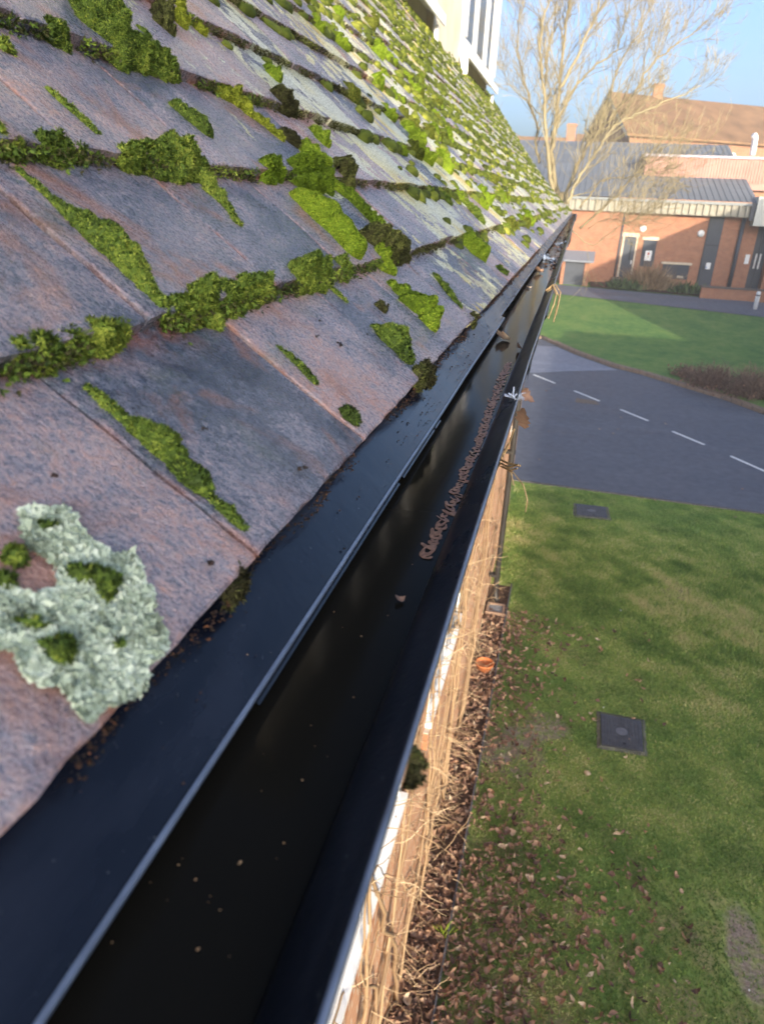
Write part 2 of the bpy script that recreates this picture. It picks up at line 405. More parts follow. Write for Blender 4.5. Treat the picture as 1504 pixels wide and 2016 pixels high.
# ---- windows in the brick wall: white frames with sills, seen along the wall
m_white = m_simple('white_upvc', (.80, .80, .80), .35, .5, .04, 5)
def glass_mat():
    m, nt, b = newmat('window_glass', .04, .5, (.03, .035, .04)); return m
m_glass = glass_mat()
m_soldier = m_brick('soldier_brick', (.50, .24, .12), (.42, .18, .10), (.62, .56, .46), sx=.078, sz=.3, axis='y')
for (a, b_, zb, zt) in ((-.6, .75, 2.15, 3.25), (1.45, 3.05, 2.30, 3.40), (3.95, 5.35, 2.15, 3.25), (10.6, 11.9, 2.15, 3.25)):
    f = MB(); x0, x1 = WX-.05, WX+.012
    f.box(x0, x1, a, b_, zb, zb+.07); f.box(x0, x1, a, b_, zt-.07, zt); f.box(x0, x1, a, a+.06, zb+.07, zt-.07); f.box(x0, x1, b_-.06, b_, zb+.07, zt-.07)
    f.box(x0, x1-.008, (a+b_)/2-.035, (a+b_)/2+.035, zb+.07, zt-.07); f.box(x0, x1-.012, a+.06, (a+b_)/2-.035, zt-.40, zt-.34)
    wf = f.build('window', m_white, bld)
    MB().box(WX-.03, WX+.001, a+.06, b_-.06, zb+.07, zt-.07).build('pane', m_glass, wf)
    MB().box(WX-.02, WX+.045, a-.05, b_+.05, zb-.045, zb-.004).build('sill', m_white, wf)
    MB().box(WX-.05, WX+.035, a-.1, b_+.1, zb-.20, zb-.048).build('sill_course', m_soldier, wf)
db = MB()                                                        # dentil course: headers standing proud
y = 6.9
while y < 9.1:
    db.box(WX, WX+.035, y, y+.10, 2.62, 2.70); y += .215
db.box(WX, WX+.05, 6.8, 9.1, 2.70, 2.76)
db.build('dentil_course', m_simple('pale_brick', (.55, .42, .28), .8), bld)

# ---- the dormer front: cream pier, white windows, sloping apron sills
DXF = -1.4
m_cream = m_simple('cream_render', (.62, .56, .45), .8, .2, .12, 4, .002)
m_lead = m_simple('lead_flashing', (.10, .11, .12), .5, .4, .3, 12)
dz0 = H+.95
dorm = MB().box(DXF-2.4, DXF-.06, 3.2, 11.2, dz0, H+2.9); dormer = dorm.build('dormer', m_cream, bld)
for a, b_ in ((6.98, 8.42), (3.2, 4.0)): MB().box(DXF-.06, DXF, a, b_, dz0+.1, H+2.9).build('pier', m_cream, dormer)
MB().box(DXF-2.5, DXF+.22, 3.0, 11.45, H+2.9, H+3.06).build('flat_roof', m_lead, dormer)
for a, b_ in ((4.02, 6.95), (8.45, 11.18)):
    f = MB(); x0, x1 = DXF-.06, DXF+.03; zb, zt = H+1.42, H+2.86
    n = 3; wd = (b_-a)/n
    f.box(x0, x1, a, b_, zb, zb+.08); f.box(x0, x1, a, b_, zt-.08, zt)
    for i in range(n+1):
        y = min(max(a+i*wd, a+.045), b_-.045); f.box(x0, x1+(.02 if i in (0, n) else 0), y-.045, y+.045, zb+.08, zt-.08)
    for i in range(n): f.box(x0, x1-.01, a+i*wd+.09, a+(i+1)*wd-.09, zb+.92, zb+.98)
    wf = f.build('dormer_window', m_white, dormer)
    MB().box(DXF-.04, DXF+.008, a+.05, b_-.05, zb+.08, zt-.08).build('pane', m_glass, dormer)
    s_ = MB().sweep([(DXF-.02, H+1.42), (DXF+.10, H+1.39), (DXF+.10, H+1.31), (DXF+.085, H+1.31), (DXF+.085, H+1.375), (DXF-.02, H+1.40)], [a-.06, b_+.06], closed=True)
    s_.add([(DXF+.10, a-.06, H+1.42), (DXF+.10, a-.06, H+1.16), (DXF+.05, a-.06, H+1.16), (DXF-.02, a-.06, H+1.42)], [(0, 1, 2, 3)])
    s_.build('apron_sill', m_white, dormer)
    for y in (a, b_): MB().box(DXF+.02, DXF+.05, y-.02, y+.03, H+1.10, H+1.31).build('sill_bracket', m_white, dormer)

# ================================================================== MOSS, LICHEN AND LITTER ON THE ROOF
M_MOSS = m_tone('moss', [(0, (.035, .055, .012)), (.4, (.095, .155, .022)), (.75, (.19, .27, .035)), (1, (.33, .38, .06))], .75, .25, .08)
M_BRIGHT = m_tone('bright_moss', [(0, (.08, .13, .008)), (.5, (.22, .34, .02)), (1, (.42, .50, .05))], .75, .25, .08)
M_BROWN = m_tone('brown_moss', [(0, (.035, .032, .015)), (.5, (.085, .085, .03)), (.85, (.13, .15, .04)), (1, (.25, .27, .07))], .85, .2, .15)
M_OLIVE = m_tone('olive_moss', [(0, (.035, .045, .010)), (.45, (.10, .13, .020)), (.8, (.20, .225, .035)), (1, (.33, .33, .06))], .85, .15, .08)
M_YELLOW = m_tone('yellow_moss', [(0, (.10, .12, .01)), (.5, (.28, .33, .025)), (1, (.46, .48, .06))], .75, .25, .08)
def blades(P, N, L, Wd, spread, g, per=5, bend=.35):
    """per leaflets from each tuft at P with normal N: two triangles per leaflet, bent outwards"""
    n = len(P); P = np.repeat(P, per, 0); N = np.repeat(N, per, 0)
    L = np.broadcast_to(L, (n,)); L = np.repeat(L, per)*g.uniform(.6, 1.25, n*per)
    t = g.normal(size=(n*per, 3)); t -= N*(t*N).sum(1)[:, None]; t /= np.linalg.norm(t, axis=1)[:, None]+1e-9
    d = N+t*(spread*g.uniform(.3, 1.2, n*per))[:, None]; d /= np.linalg.norm(d, axis=1)[:, None]
    side = np.cross(d, N+t*.3+1e-4); side /= np.linalg.norm(side, axis=1)[:, None]+1e-9
    side *= (Wd*g.uniform(.7, 1.2, n*per))[:, None]
    mid = P+d*(L*.55)[:, None]; d2 = d+t*bend; d2 /= np.linalg.norm(d2, axis=1)[:, None]
    tip = mid+d2*(L*.5)[:, None]
    V = np.stack([P-side*.6, P+side*.6, mid-side, mid+side, tip], 1).reshape(-1, 3)
    k = np.arange(n*per)[:, None]*5
    T = np.concatenate([k+[[0, 1, 2]], k+[[1, 3, 2]], k+[[2, 3, 4]]], 0)
    return V, T
def moss_mesh(name, chain, mat, seed, dens=1.4, L=.0024, Wd=.00034, spread=.95, per=5, hf=.95, lump=.22, tone0=(.5, .22), base='roof', res=None):
    """cushion grown over a chain of (s, y, r) on the roof; returns mesh in world coordinates"""
    g = np.random.default_rng(seed); ch = np.array(chain, float)
    rm = ch[:, 2].max(); res = res or max(.0012, rm/11)
    lo, hi = (ch[:, :2]-ch[:, 2:]*1.3).min(0), (ch[:, :2]+ch[:, 2:]*1.3).max(0)
    a = np.arange(lo[0], hi[0]+res, res); b = np.arange(lo[1], hi[1]+res, res)
    A, B = np.meshgrid(a, b, indexing='ij'); Q = np.stack([A, B], -1)
    lum = SN(2, 1.6/rm, seed=seed); lum2 = SN(2, 5.5/rm, seed=seed+1)
    rn = 1+lump*.5*lum(Q)+lump*.35*lum2(Q)
    f = np.full(A.shape, -1.); hm = np.zeros(A.shape)
    if len(ch) == 1: ch = np.concatenate([ch, ch+[[1e-4, 0, 0]]])
    for p, q in zip(ch[:-1], ch[1:]):
        d = q[:2]-p[:2]; t = np.clip(((Q-p[:2]) @ d)/(d @ d+1e-12), 0, 1)
        r = (p[2]+(q[2]-p[2])*t)*rn; dist = np.linalg.norm(Q-(p[:2]+t[..., None]*d), axis=-1)
        fi = 1-(dist/r)**2; hh = hf*r*np.sqrt(np.clip(fi, 0, 1))
        f = np.maximum(f, fi); hm = np.maximum(hm, hh)
    hm = hm*(1+.12*lum2(Q)*lump/.25); hh = np.where(f > 0, hm, -.0015)
    X = (roof_pt(A-.004, B) + roof_pt(A+.004, B)+roof_pt(A, B))/3; x, z, th = prof(A); n = np.stack([np.sin(th), 0*th, np.cos(th)], -1)
    P = X+n*hh[..., None]
    ia = np.arange(A.size).reshape(A.shape)
    q = [ia[:-1, :-1], ia[1:, :-1], ia[1:, 1:], ia[:-1, 1:]]
    keep = np.max([f.ravel()[i] for i in q], 0) > 0
    q = [i[keep] for i in q]
    T = np.concatenate([np.stack([q[0], q[3], q[1]], 1), np.stack([q[1], q[3], q[2]], 1)])
    V = P.reshape(-1, 3)
    tri = V[T]; cr = np.cross(tri[:, 1]-tri[:, 0], tri[:, 2]-tri[:, 0]); ar = np.linalg.norm(cr, axis=1)/2+1e-15
    nn = cr/(2*ar[:, None]); nn *= np.sign((nn*n.reshape(-1, 3)[T[:, 0]]).sum(1))[:, None]
    cnt = int(min(20000, max(40, dens*ar.sum()/(2.6e-6*(L/.0032)**1.4))))
    k = g.choice(len(T), cnt, p=ar/ar.sum()); u = g.dirichlet((1, 1, 1), cnt)
    BP = (tri[k]*u[..., None]).sum(1); BN = nn[k]+g.normal(0, .15, (cnt, 3)); BN /= np.linalg.norm(BN, axis=1)[:, None]
    BP -= BN*L*.2
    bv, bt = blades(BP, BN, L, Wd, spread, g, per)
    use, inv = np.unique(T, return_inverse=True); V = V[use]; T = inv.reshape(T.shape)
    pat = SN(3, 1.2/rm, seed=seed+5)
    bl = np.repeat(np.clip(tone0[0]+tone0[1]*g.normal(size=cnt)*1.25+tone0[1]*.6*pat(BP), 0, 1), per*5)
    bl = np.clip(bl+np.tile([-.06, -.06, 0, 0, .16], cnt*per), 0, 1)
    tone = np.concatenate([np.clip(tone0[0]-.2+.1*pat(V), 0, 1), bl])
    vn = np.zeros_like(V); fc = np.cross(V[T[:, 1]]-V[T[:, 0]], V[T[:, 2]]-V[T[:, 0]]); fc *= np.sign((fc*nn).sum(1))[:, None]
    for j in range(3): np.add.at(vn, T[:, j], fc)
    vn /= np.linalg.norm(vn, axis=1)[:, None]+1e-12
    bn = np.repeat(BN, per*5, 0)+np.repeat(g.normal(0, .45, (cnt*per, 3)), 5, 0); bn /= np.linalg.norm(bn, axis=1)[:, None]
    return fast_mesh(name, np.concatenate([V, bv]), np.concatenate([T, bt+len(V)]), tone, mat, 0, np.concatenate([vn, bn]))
def chain_px(pts):
    out = []
    for p in pts:
        s, y, d = roof_hit(p[:2]); out.append((s, y, p[2]/2/F*d))
    return out
def rebase(me, c):
    co = np.empty(len(me.vertices)*3, np.float32); me.vertices.foreach_get('co', co)
    co = (co.reshape(-1, 3)-np.asarray(c, np.float32)).ravel(); me.vertices.foreach_set('co', co); me.update()
SEED = [100]
def moss(pts, mat, label, name='moss_cushion', group=None, **kw):
    SEED[0] += 7; ch = chain_px(pts)
    me = moss_mesh(name, ch, mat, SEED[0], **kw); c = roof_pt(np.array([ch[len(ch)//2][0]]), np.array([ch[len(ch)//2][1]]))[0]
    rebase(me, c); o = bpy.data.objects.new(name, me); COL.objects.link(o); o.location = c
    return tag(o, label, 'moss', group)
VEL = dict(L=.0022, Wd=.00040, spread=.40, per=4, lump=.10, dens=1.5)       # velvety
STAR = dict(L=.0032, Wd=.00038, spread=1.15, per=6, lump=.30, dens=1.5, hf=.95)      # starry, loose
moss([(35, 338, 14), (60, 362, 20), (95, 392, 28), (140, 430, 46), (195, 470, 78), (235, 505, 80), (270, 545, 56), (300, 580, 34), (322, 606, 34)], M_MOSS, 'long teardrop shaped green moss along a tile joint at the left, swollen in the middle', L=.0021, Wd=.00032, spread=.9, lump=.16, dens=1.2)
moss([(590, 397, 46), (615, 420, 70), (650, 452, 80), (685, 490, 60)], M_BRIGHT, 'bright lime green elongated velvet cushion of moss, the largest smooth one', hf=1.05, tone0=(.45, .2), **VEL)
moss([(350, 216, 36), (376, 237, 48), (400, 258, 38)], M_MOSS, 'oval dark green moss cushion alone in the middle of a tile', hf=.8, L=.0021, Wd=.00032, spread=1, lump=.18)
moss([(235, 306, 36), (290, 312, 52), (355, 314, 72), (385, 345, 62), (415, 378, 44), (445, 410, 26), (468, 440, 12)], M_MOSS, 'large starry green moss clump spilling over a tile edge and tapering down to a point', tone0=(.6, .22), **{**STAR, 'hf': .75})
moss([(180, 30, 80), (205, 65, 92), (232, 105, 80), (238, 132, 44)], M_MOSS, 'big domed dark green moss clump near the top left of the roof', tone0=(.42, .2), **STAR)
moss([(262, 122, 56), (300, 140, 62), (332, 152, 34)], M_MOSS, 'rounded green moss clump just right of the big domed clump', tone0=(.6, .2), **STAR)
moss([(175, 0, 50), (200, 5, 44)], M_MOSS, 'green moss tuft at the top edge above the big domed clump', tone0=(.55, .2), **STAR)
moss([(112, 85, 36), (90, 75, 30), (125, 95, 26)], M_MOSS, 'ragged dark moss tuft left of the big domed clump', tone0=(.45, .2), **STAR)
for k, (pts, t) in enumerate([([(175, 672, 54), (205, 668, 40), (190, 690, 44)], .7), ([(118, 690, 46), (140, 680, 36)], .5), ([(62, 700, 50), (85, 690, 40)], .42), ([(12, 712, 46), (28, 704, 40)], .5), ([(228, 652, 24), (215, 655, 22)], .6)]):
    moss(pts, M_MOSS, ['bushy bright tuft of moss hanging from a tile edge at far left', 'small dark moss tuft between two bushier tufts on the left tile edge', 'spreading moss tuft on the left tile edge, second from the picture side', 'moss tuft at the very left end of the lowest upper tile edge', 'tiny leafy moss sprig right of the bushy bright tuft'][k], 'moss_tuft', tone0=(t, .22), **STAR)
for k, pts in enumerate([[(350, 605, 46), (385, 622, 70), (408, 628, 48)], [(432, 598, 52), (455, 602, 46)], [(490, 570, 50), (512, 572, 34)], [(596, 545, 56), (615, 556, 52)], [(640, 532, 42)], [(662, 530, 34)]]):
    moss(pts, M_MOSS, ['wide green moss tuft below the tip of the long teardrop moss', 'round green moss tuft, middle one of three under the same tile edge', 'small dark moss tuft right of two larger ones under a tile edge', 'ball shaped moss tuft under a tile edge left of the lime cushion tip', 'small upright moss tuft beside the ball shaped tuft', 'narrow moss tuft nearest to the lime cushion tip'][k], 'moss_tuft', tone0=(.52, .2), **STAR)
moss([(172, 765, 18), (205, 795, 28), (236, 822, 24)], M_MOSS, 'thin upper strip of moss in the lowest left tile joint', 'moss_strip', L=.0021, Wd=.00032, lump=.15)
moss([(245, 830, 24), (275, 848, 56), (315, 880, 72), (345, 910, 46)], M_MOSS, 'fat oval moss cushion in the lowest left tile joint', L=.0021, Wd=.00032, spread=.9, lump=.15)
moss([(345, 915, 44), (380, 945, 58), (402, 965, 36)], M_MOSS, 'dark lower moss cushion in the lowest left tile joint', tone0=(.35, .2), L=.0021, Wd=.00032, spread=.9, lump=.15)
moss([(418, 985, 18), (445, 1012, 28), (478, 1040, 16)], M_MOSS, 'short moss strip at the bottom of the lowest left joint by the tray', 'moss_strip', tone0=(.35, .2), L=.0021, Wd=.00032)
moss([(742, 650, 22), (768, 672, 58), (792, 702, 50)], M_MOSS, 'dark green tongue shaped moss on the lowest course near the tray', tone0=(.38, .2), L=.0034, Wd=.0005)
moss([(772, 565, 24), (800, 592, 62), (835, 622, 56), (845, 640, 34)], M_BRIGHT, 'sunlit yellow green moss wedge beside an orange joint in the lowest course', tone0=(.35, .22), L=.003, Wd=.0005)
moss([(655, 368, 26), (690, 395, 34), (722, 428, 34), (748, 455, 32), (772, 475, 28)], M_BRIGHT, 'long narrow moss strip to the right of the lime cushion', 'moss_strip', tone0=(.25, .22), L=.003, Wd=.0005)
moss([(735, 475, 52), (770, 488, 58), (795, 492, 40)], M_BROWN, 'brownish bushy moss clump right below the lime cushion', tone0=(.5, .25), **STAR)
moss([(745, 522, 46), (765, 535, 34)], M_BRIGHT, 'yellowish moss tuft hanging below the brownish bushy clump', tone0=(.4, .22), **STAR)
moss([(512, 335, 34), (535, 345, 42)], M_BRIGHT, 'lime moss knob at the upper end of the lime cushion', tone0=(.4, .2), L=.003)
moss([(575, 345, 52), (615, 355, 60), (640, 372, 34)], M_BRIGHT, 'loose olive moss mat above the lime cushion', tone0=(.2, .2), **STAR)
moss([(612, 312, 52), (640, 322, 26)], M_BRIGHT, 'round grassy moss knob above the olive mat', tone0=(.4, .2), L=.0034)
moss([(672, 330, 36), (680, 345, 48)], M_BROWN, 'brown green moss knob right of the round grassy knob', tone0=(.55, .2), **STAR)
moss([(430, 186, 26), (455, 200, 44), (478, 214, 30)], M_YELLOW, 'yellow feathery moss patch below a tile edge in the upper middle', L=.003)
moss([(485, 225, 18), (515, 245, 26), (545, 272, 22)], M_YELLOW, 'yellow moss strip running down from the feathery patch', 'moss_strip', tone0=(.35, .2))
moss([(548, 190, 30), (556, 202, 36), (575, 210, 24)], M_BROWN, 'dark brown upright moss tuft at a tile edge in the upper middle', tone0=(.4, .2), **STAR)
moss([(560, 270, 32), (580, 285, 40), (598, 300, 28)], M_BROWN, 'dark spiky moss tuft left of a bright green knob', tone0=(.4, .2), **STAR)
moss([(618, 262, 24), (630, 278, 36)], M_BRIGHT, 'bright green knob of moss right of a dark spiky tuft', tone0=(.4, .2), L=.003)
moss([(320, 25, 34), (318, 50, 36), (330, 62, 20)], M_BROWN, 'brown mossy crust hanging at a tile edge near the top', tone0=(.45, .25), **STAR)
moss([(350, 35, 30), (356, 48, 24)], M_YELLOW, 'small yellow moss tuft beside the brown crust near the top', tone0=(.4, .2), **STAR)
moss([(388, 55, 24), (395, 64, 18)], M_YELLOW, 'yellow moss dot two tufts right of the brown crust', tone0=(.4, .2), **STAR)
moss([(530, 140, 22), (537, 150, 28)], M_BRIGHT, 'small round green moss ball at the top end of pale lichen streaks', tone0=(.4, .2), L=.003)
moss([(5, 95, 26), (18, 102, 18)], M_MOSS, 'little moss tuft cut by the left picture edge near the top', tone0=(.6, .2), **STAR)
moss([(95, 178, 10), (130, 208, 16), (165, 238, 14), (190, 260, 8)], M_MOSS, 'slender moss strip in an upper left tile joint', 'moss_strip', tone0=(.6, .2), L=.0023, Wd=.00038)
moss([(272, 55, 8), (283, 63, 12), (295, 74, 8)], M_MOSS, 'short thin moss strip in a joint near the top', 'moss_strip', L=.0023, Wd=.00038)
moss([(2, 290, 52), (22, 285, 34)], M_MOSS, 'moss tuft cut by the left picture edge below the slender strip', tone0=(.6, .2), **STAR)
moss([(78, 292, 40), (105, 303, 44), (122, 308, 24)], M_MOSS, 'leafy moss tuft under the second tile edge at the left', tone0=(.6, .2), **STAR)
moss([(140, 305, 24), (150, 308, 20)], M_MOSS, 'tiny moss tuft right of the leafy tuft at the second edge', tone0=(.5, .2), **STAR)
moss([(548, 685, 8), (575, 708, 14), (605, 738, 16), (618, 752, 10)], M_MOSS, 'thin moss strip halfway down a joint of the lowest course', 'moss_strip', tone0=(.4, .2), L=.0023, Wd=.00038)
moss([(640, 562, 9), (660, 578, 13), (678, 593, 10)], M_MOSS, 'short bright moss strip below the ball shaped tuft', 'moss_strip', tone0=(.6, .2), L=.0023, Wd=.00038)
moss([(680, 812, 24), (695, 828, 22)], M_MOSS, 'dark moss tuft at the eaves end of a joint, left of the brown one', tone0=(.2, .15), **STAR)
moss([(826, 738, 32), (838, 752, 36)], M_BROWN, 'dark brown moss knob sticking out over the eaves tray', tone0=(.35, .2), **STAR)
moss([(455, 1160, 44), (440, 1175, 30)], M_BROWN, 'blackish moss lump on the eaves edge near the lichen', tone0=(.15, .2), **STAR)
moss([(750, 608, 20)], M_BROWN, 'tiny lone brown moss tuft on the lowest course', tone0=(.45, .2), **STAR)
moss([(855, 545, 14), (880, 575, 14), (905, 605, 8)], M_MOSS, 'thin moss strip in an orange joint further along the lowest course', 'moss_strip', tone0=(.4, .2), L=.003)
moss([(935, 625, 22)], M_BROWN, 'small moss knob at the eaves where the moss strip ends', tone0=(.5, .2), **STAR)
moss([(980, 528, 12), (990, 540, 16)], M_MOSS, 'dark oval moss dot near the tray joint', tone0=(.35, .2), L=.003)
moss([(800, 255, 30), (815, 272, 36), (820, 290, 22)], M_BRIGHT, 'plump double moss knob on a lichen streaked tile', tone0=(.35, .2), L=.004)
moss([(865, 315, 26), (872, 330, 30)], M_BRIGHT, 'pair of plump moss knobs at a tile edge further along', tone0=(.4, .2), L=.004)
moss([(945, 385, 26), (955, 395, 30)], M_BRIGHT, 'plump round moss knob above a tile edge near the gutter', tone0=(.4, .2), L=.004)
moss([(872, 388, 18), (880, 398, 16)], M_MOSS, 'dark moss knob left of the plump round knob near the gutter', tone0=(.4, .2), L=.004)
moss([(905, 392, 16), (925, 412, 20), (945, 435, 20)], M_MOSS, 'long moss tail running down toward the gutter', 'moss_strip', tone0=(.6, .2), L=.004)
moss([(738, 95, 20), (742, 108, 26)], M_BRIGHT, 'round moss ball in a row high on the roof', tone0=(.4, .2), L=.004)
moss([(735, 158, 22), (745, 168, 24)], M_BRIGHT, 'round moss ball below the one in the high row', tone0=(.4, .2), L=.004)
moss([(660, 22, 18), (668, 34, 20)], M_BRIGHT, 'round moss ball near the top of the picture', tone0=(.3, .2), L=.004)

# ---- small cushions all over the further roof: 260 single ones, the rest as one mass
g = np.random.default_rng(5)
def unit_cushion(seed, mat):
    return moss_mesh('moss_cushion', [(1.5, 0, .020), (1.513+.01*random.random(), .004, .017)], mat, seed, dens=1.3, L=.0021, Wd=.00032, spread=.7, per=4, hf=1.0, lump=.22, res=.003, tone0=(.42, .24))
cush = []
for i in range(7):
    me = unit_cushion(900+i, [M_BRIGHT, M_OLIVE, M_BRIGHT, M_OLIVE, M_MOSS, M_BRIGHT, M_OLIVE][i]); rebase(me, roof_pt(np.array([1.5]), np.array([0.]))[0]); cush.append(me)
th15 = float(prof(1.5)[2])
spots = []
def try_spot(n, ylo, yhi, smax):
    out = []
    while len(out) < n:
        y = ylo+(yhi-ylo)*g.random()**1.1; k = g.integers(0, int(smax/G)); fr = g.random()
        # cushions gather just below a butt, in joints and lower corners
        at = g.random()
        if at < .80: s = (k+1)*G-g.uniform(.002, .022)
        elif at < .93:
            s = k*G+fr*G; jj = round((y-.243-(k % 2)*TW/2)/TW); y = .243+(k % 2)*TW/2+jj*TW+g.normal(0, .006)
        else: s = k*G+fr*G
        want = np.clip((y-.75)/2.2, 0, 1)*(.35+.65*np.clip(s/.5, 0, 1))*(.55+.45*n_patch((s, y)))
        if s > .03 and g.random() < want and y > ylo: out.append((s, y))
    return out
_np = SN(2, 7, seed=44)
def n_patch(q): return float(np.clip(_np(np.array([q]))[0], -1, 1))
for i, (s, y) in enumerate(try_spot(250, .62, 3.4, 2.0)):
    o = bpy.data.objects.new('moss_cushion', cush[i % 7]); COL.objects.link(o)
    p = roof_pt(np.array([s]), np.array([y]))[0]; o.location = p; th = float(prof(s)[2]); sc = g.uniform(.45, 1.25)
    o.rotation_euler = (0, th15-th, 0) if False else (0, th-th15, 0)
    o.scale = (sc*g.uniform(.7, 1.1), sc*g.uniform(.9, 1.7), sc*g.uniform(.8, 1.2))
    tag(o, 'small rounded moss cushion among many on the sunlit part of the roof', 'moss', 'small moss cushions on the roof tiles')
def dome(seed):
    q = np.random.default_rng(seed); V = [[0, 0, 1.]]
    for r, h in ((.5, .85), (.85, .5), (1., -.1)):
        for j in range(7): a = j*6.283/7+r; V.append([r*math.cos(a), r*math.sin(a), h])
    V = np.array(V)*q.uniform(.85, 1.15, (22, 1)); T = [[0, 1+j, 1+(j+1) % 7] for j in range(7)]
    for k in (0, 1):
        for j in range(7):
            a, b_, c, d = 1+7*k+j, 1+7*k+(j+1) % 7, 8+7*k+(j+1) % 7, 8+7*k+j; T += [[a, c, b_], [a, d, c]]
    nb = 26; P = q.normal(size=(nb, 3)); P[:, 2] = abs(P[:, 2]); P /= np.linalg.norm(P, axis=1)[:, None]
    bv, bt = blades(P*.95, P, .16, .035, .7, q, 2)
    N_ = np.concatenate([V/np.linalg.norm(V, axis=1)[:, None], np.repeat(P, 10, 0)+np.repeat(q.normal(0, .3, (nb*2, 3)), 5, 0)])
    return np.concatenate([V, bv]), np.concatenate([np.array(T), bt+22]), N_
domes = [dome(i) for i in range(6)]
far = try_spot(3400, 1.3, 4.5, 2.3)+try_spot(5400, 3.2, RL-.1, 2.3)+try_spot(1000, .9, 3.5, 2.3)
VV, TT2, tn, base, NN = [], [], [], 0, []
for i, (s, y) in enumerate(far):
    V, T, N0 = domes[i % 6]; r = g.uniform(.006, .018)*(1+.35*(y > 4)); a = g.normal(0, .25)
    sc = np.array([r*g.uniform(.8, 1.2), r*g.uniform(1.2, 2.6), r*g.uniform(.6, 1.0)])
    ca, sa = math.cos(a), math.sin(a); L = V @ np.array([[ca, sa, 0], [-sa, ca, 0], [0, 0, 1]])*sc
    th = float(prof(s)[2]); p = roof_pt(np.array([s]), np.array([y]))[0]
    u_, n_ = np.array([-math.cos(th), 0, math.sin(th)]), np.array([math.sin(th), 0, math.cos(th)])
    M_ = (N0 @ np.array([[ca, sa, 0], [-sa, ca, 0], [0, 0, 1]]))/sc*r; NN.append(M_[:, :1]*u_+M_[:, 1:2]*np.array([0, 1, 0])+M_[:, 2:]*n_)
    VV.append(p+L[:, :1]*u_+L[:, 1:2]*np.array([0, 1, 0])+L[:, 2:]*n_); TT2.append(T+base); base += len(V)
    tn.append(np.clip(g.normal(.45, .2)+g.normal(0, .12, len(V)), 0, 1))
me = fast_mesh('moss_cover', np.concatenate(VV), np.concatenate(TT2), np.concatenate(tn), M_OLIVE, 0, np.concatenate(NN))
tag(link('moss_cover', me), 'dense green and yellow moss covering the far end of the roof', 'moss', kind='stuff')

# ---- crumbly moss and dirt along every tile edge
def fringe(name, k0, k1, y0, y1, n, mat, L, label, drop=(-.002, .010), up_=.004):
    q = np.random.default_rng(k0*31+int(y0*10)+n)
    y = y0+(y1-y0)*q.random(n)**1.3; k = q.integers(k0, k1, n); keep = SN(1, 60, seed=3)(y[:, None])+SN(1, 21, seed=k0)(y[:, None]+k[:, None]*7.1) > -.9
    y, k = y[keep], k[keep]; s = k*G-np.abs(q.normal(0, up_, len(y)))-.0005
    h = q.uniform(drop[0], drop[1], len(y))
    x, z, t = prof(s); off = tile_off(s)+np.maximum(h, 0)
    P = np.stack([x+np.sin(t)*off, y, z+np.cos(t)*off], -1)
    N = np.stack([np.cos(t)*.8+np.sin(t)*.5, q.normal(0, .5, len(y)), np.cos(t)*.5-np.sin(t)*.6], -1); N /= np.linalg.norm(N, axis=1)[:, None]
    Ls = L*(.6+.6*np.clip(y/1.5, 0, 2))
    V, T = blades(P, N, Ls, L*.17, 1.1, q, 4)
    pt = SN(1, 25, seed=9)(y[:, None]); tone = np.repeat(np.clip(.40+.18*pt+q.normal(0, .2, len(y)), 0, 1), 20)
    return tag(link(name, fast_mesh(name, V, T, tone, mat)), label, 'moss', kind='stuff')
fringe('edge_moss', 1, 9, .05, 1.6, 26000, M_BROWN, .0032, 'crumbly brown green moss along the near tile edges')
fringe('edge_moss', 1, 16, 1.4, 5, 11000, M_BROWN, .0050, 'crumbly moss along the middle tile edges')
fringe('edge_moss', 1, 5, .02, .9, 5200, M_MOSS, .0038, 'green moss sprigs along the nearest tile edges')

# ---- lichen patch on the lowest left tile
M_LICH = m_tone('foliose_lichen', [(0, (.16, .19, .13)), (.4, (.42, .50, .37)), (1, (.72, .78, .64))], .85, .2, .1)
poly = np.array([(45, 1018), (75, 1008), (118, 1008), (150, 1030), (172, 1058), (215, 1095), (268, 1112), (280, 1150), (302, 1185), (298, 1215), (322, 1245), (318, 1290), (290, 1325), (262, 1362), (225, 1400), (165, 1418), (120, 1395), (85, 1352), (40, 1318), (15, 1285), (-60, 1290), (-60, 1180), (10, 1175), (60, 1170), (100, 1165), (112, 1140), (85, 1105), (55, 1075), (48, 1045)])
def in_poly(P, Q):
    x, y = P[:, 0], P[:, 1]; r = np.zeros(len(P), bool)
    for (x1, y1), (x2, y2) in zip(Q, np.roll(Q, -1, 0)):
        c = ((y1 > y) != (y2 > y)) & (x < (x2-x1)*(y-y1)/(y2-y1+1e-12)+x1); r ^= c
    return r
q = np.random.default_rng(21); C = q.uniform((-60, 1000), (330, 1425), (16000, 2)); C = C[in_poly(C+np.stack([SN(2, .05, seed=2)(C), SN(2, .05, seed=4)(C)], 1)*9, poly)][:7600]
VV, TT2, tn, base = [], [], [], 0
A = np.arange(9)*2*np.pi/9
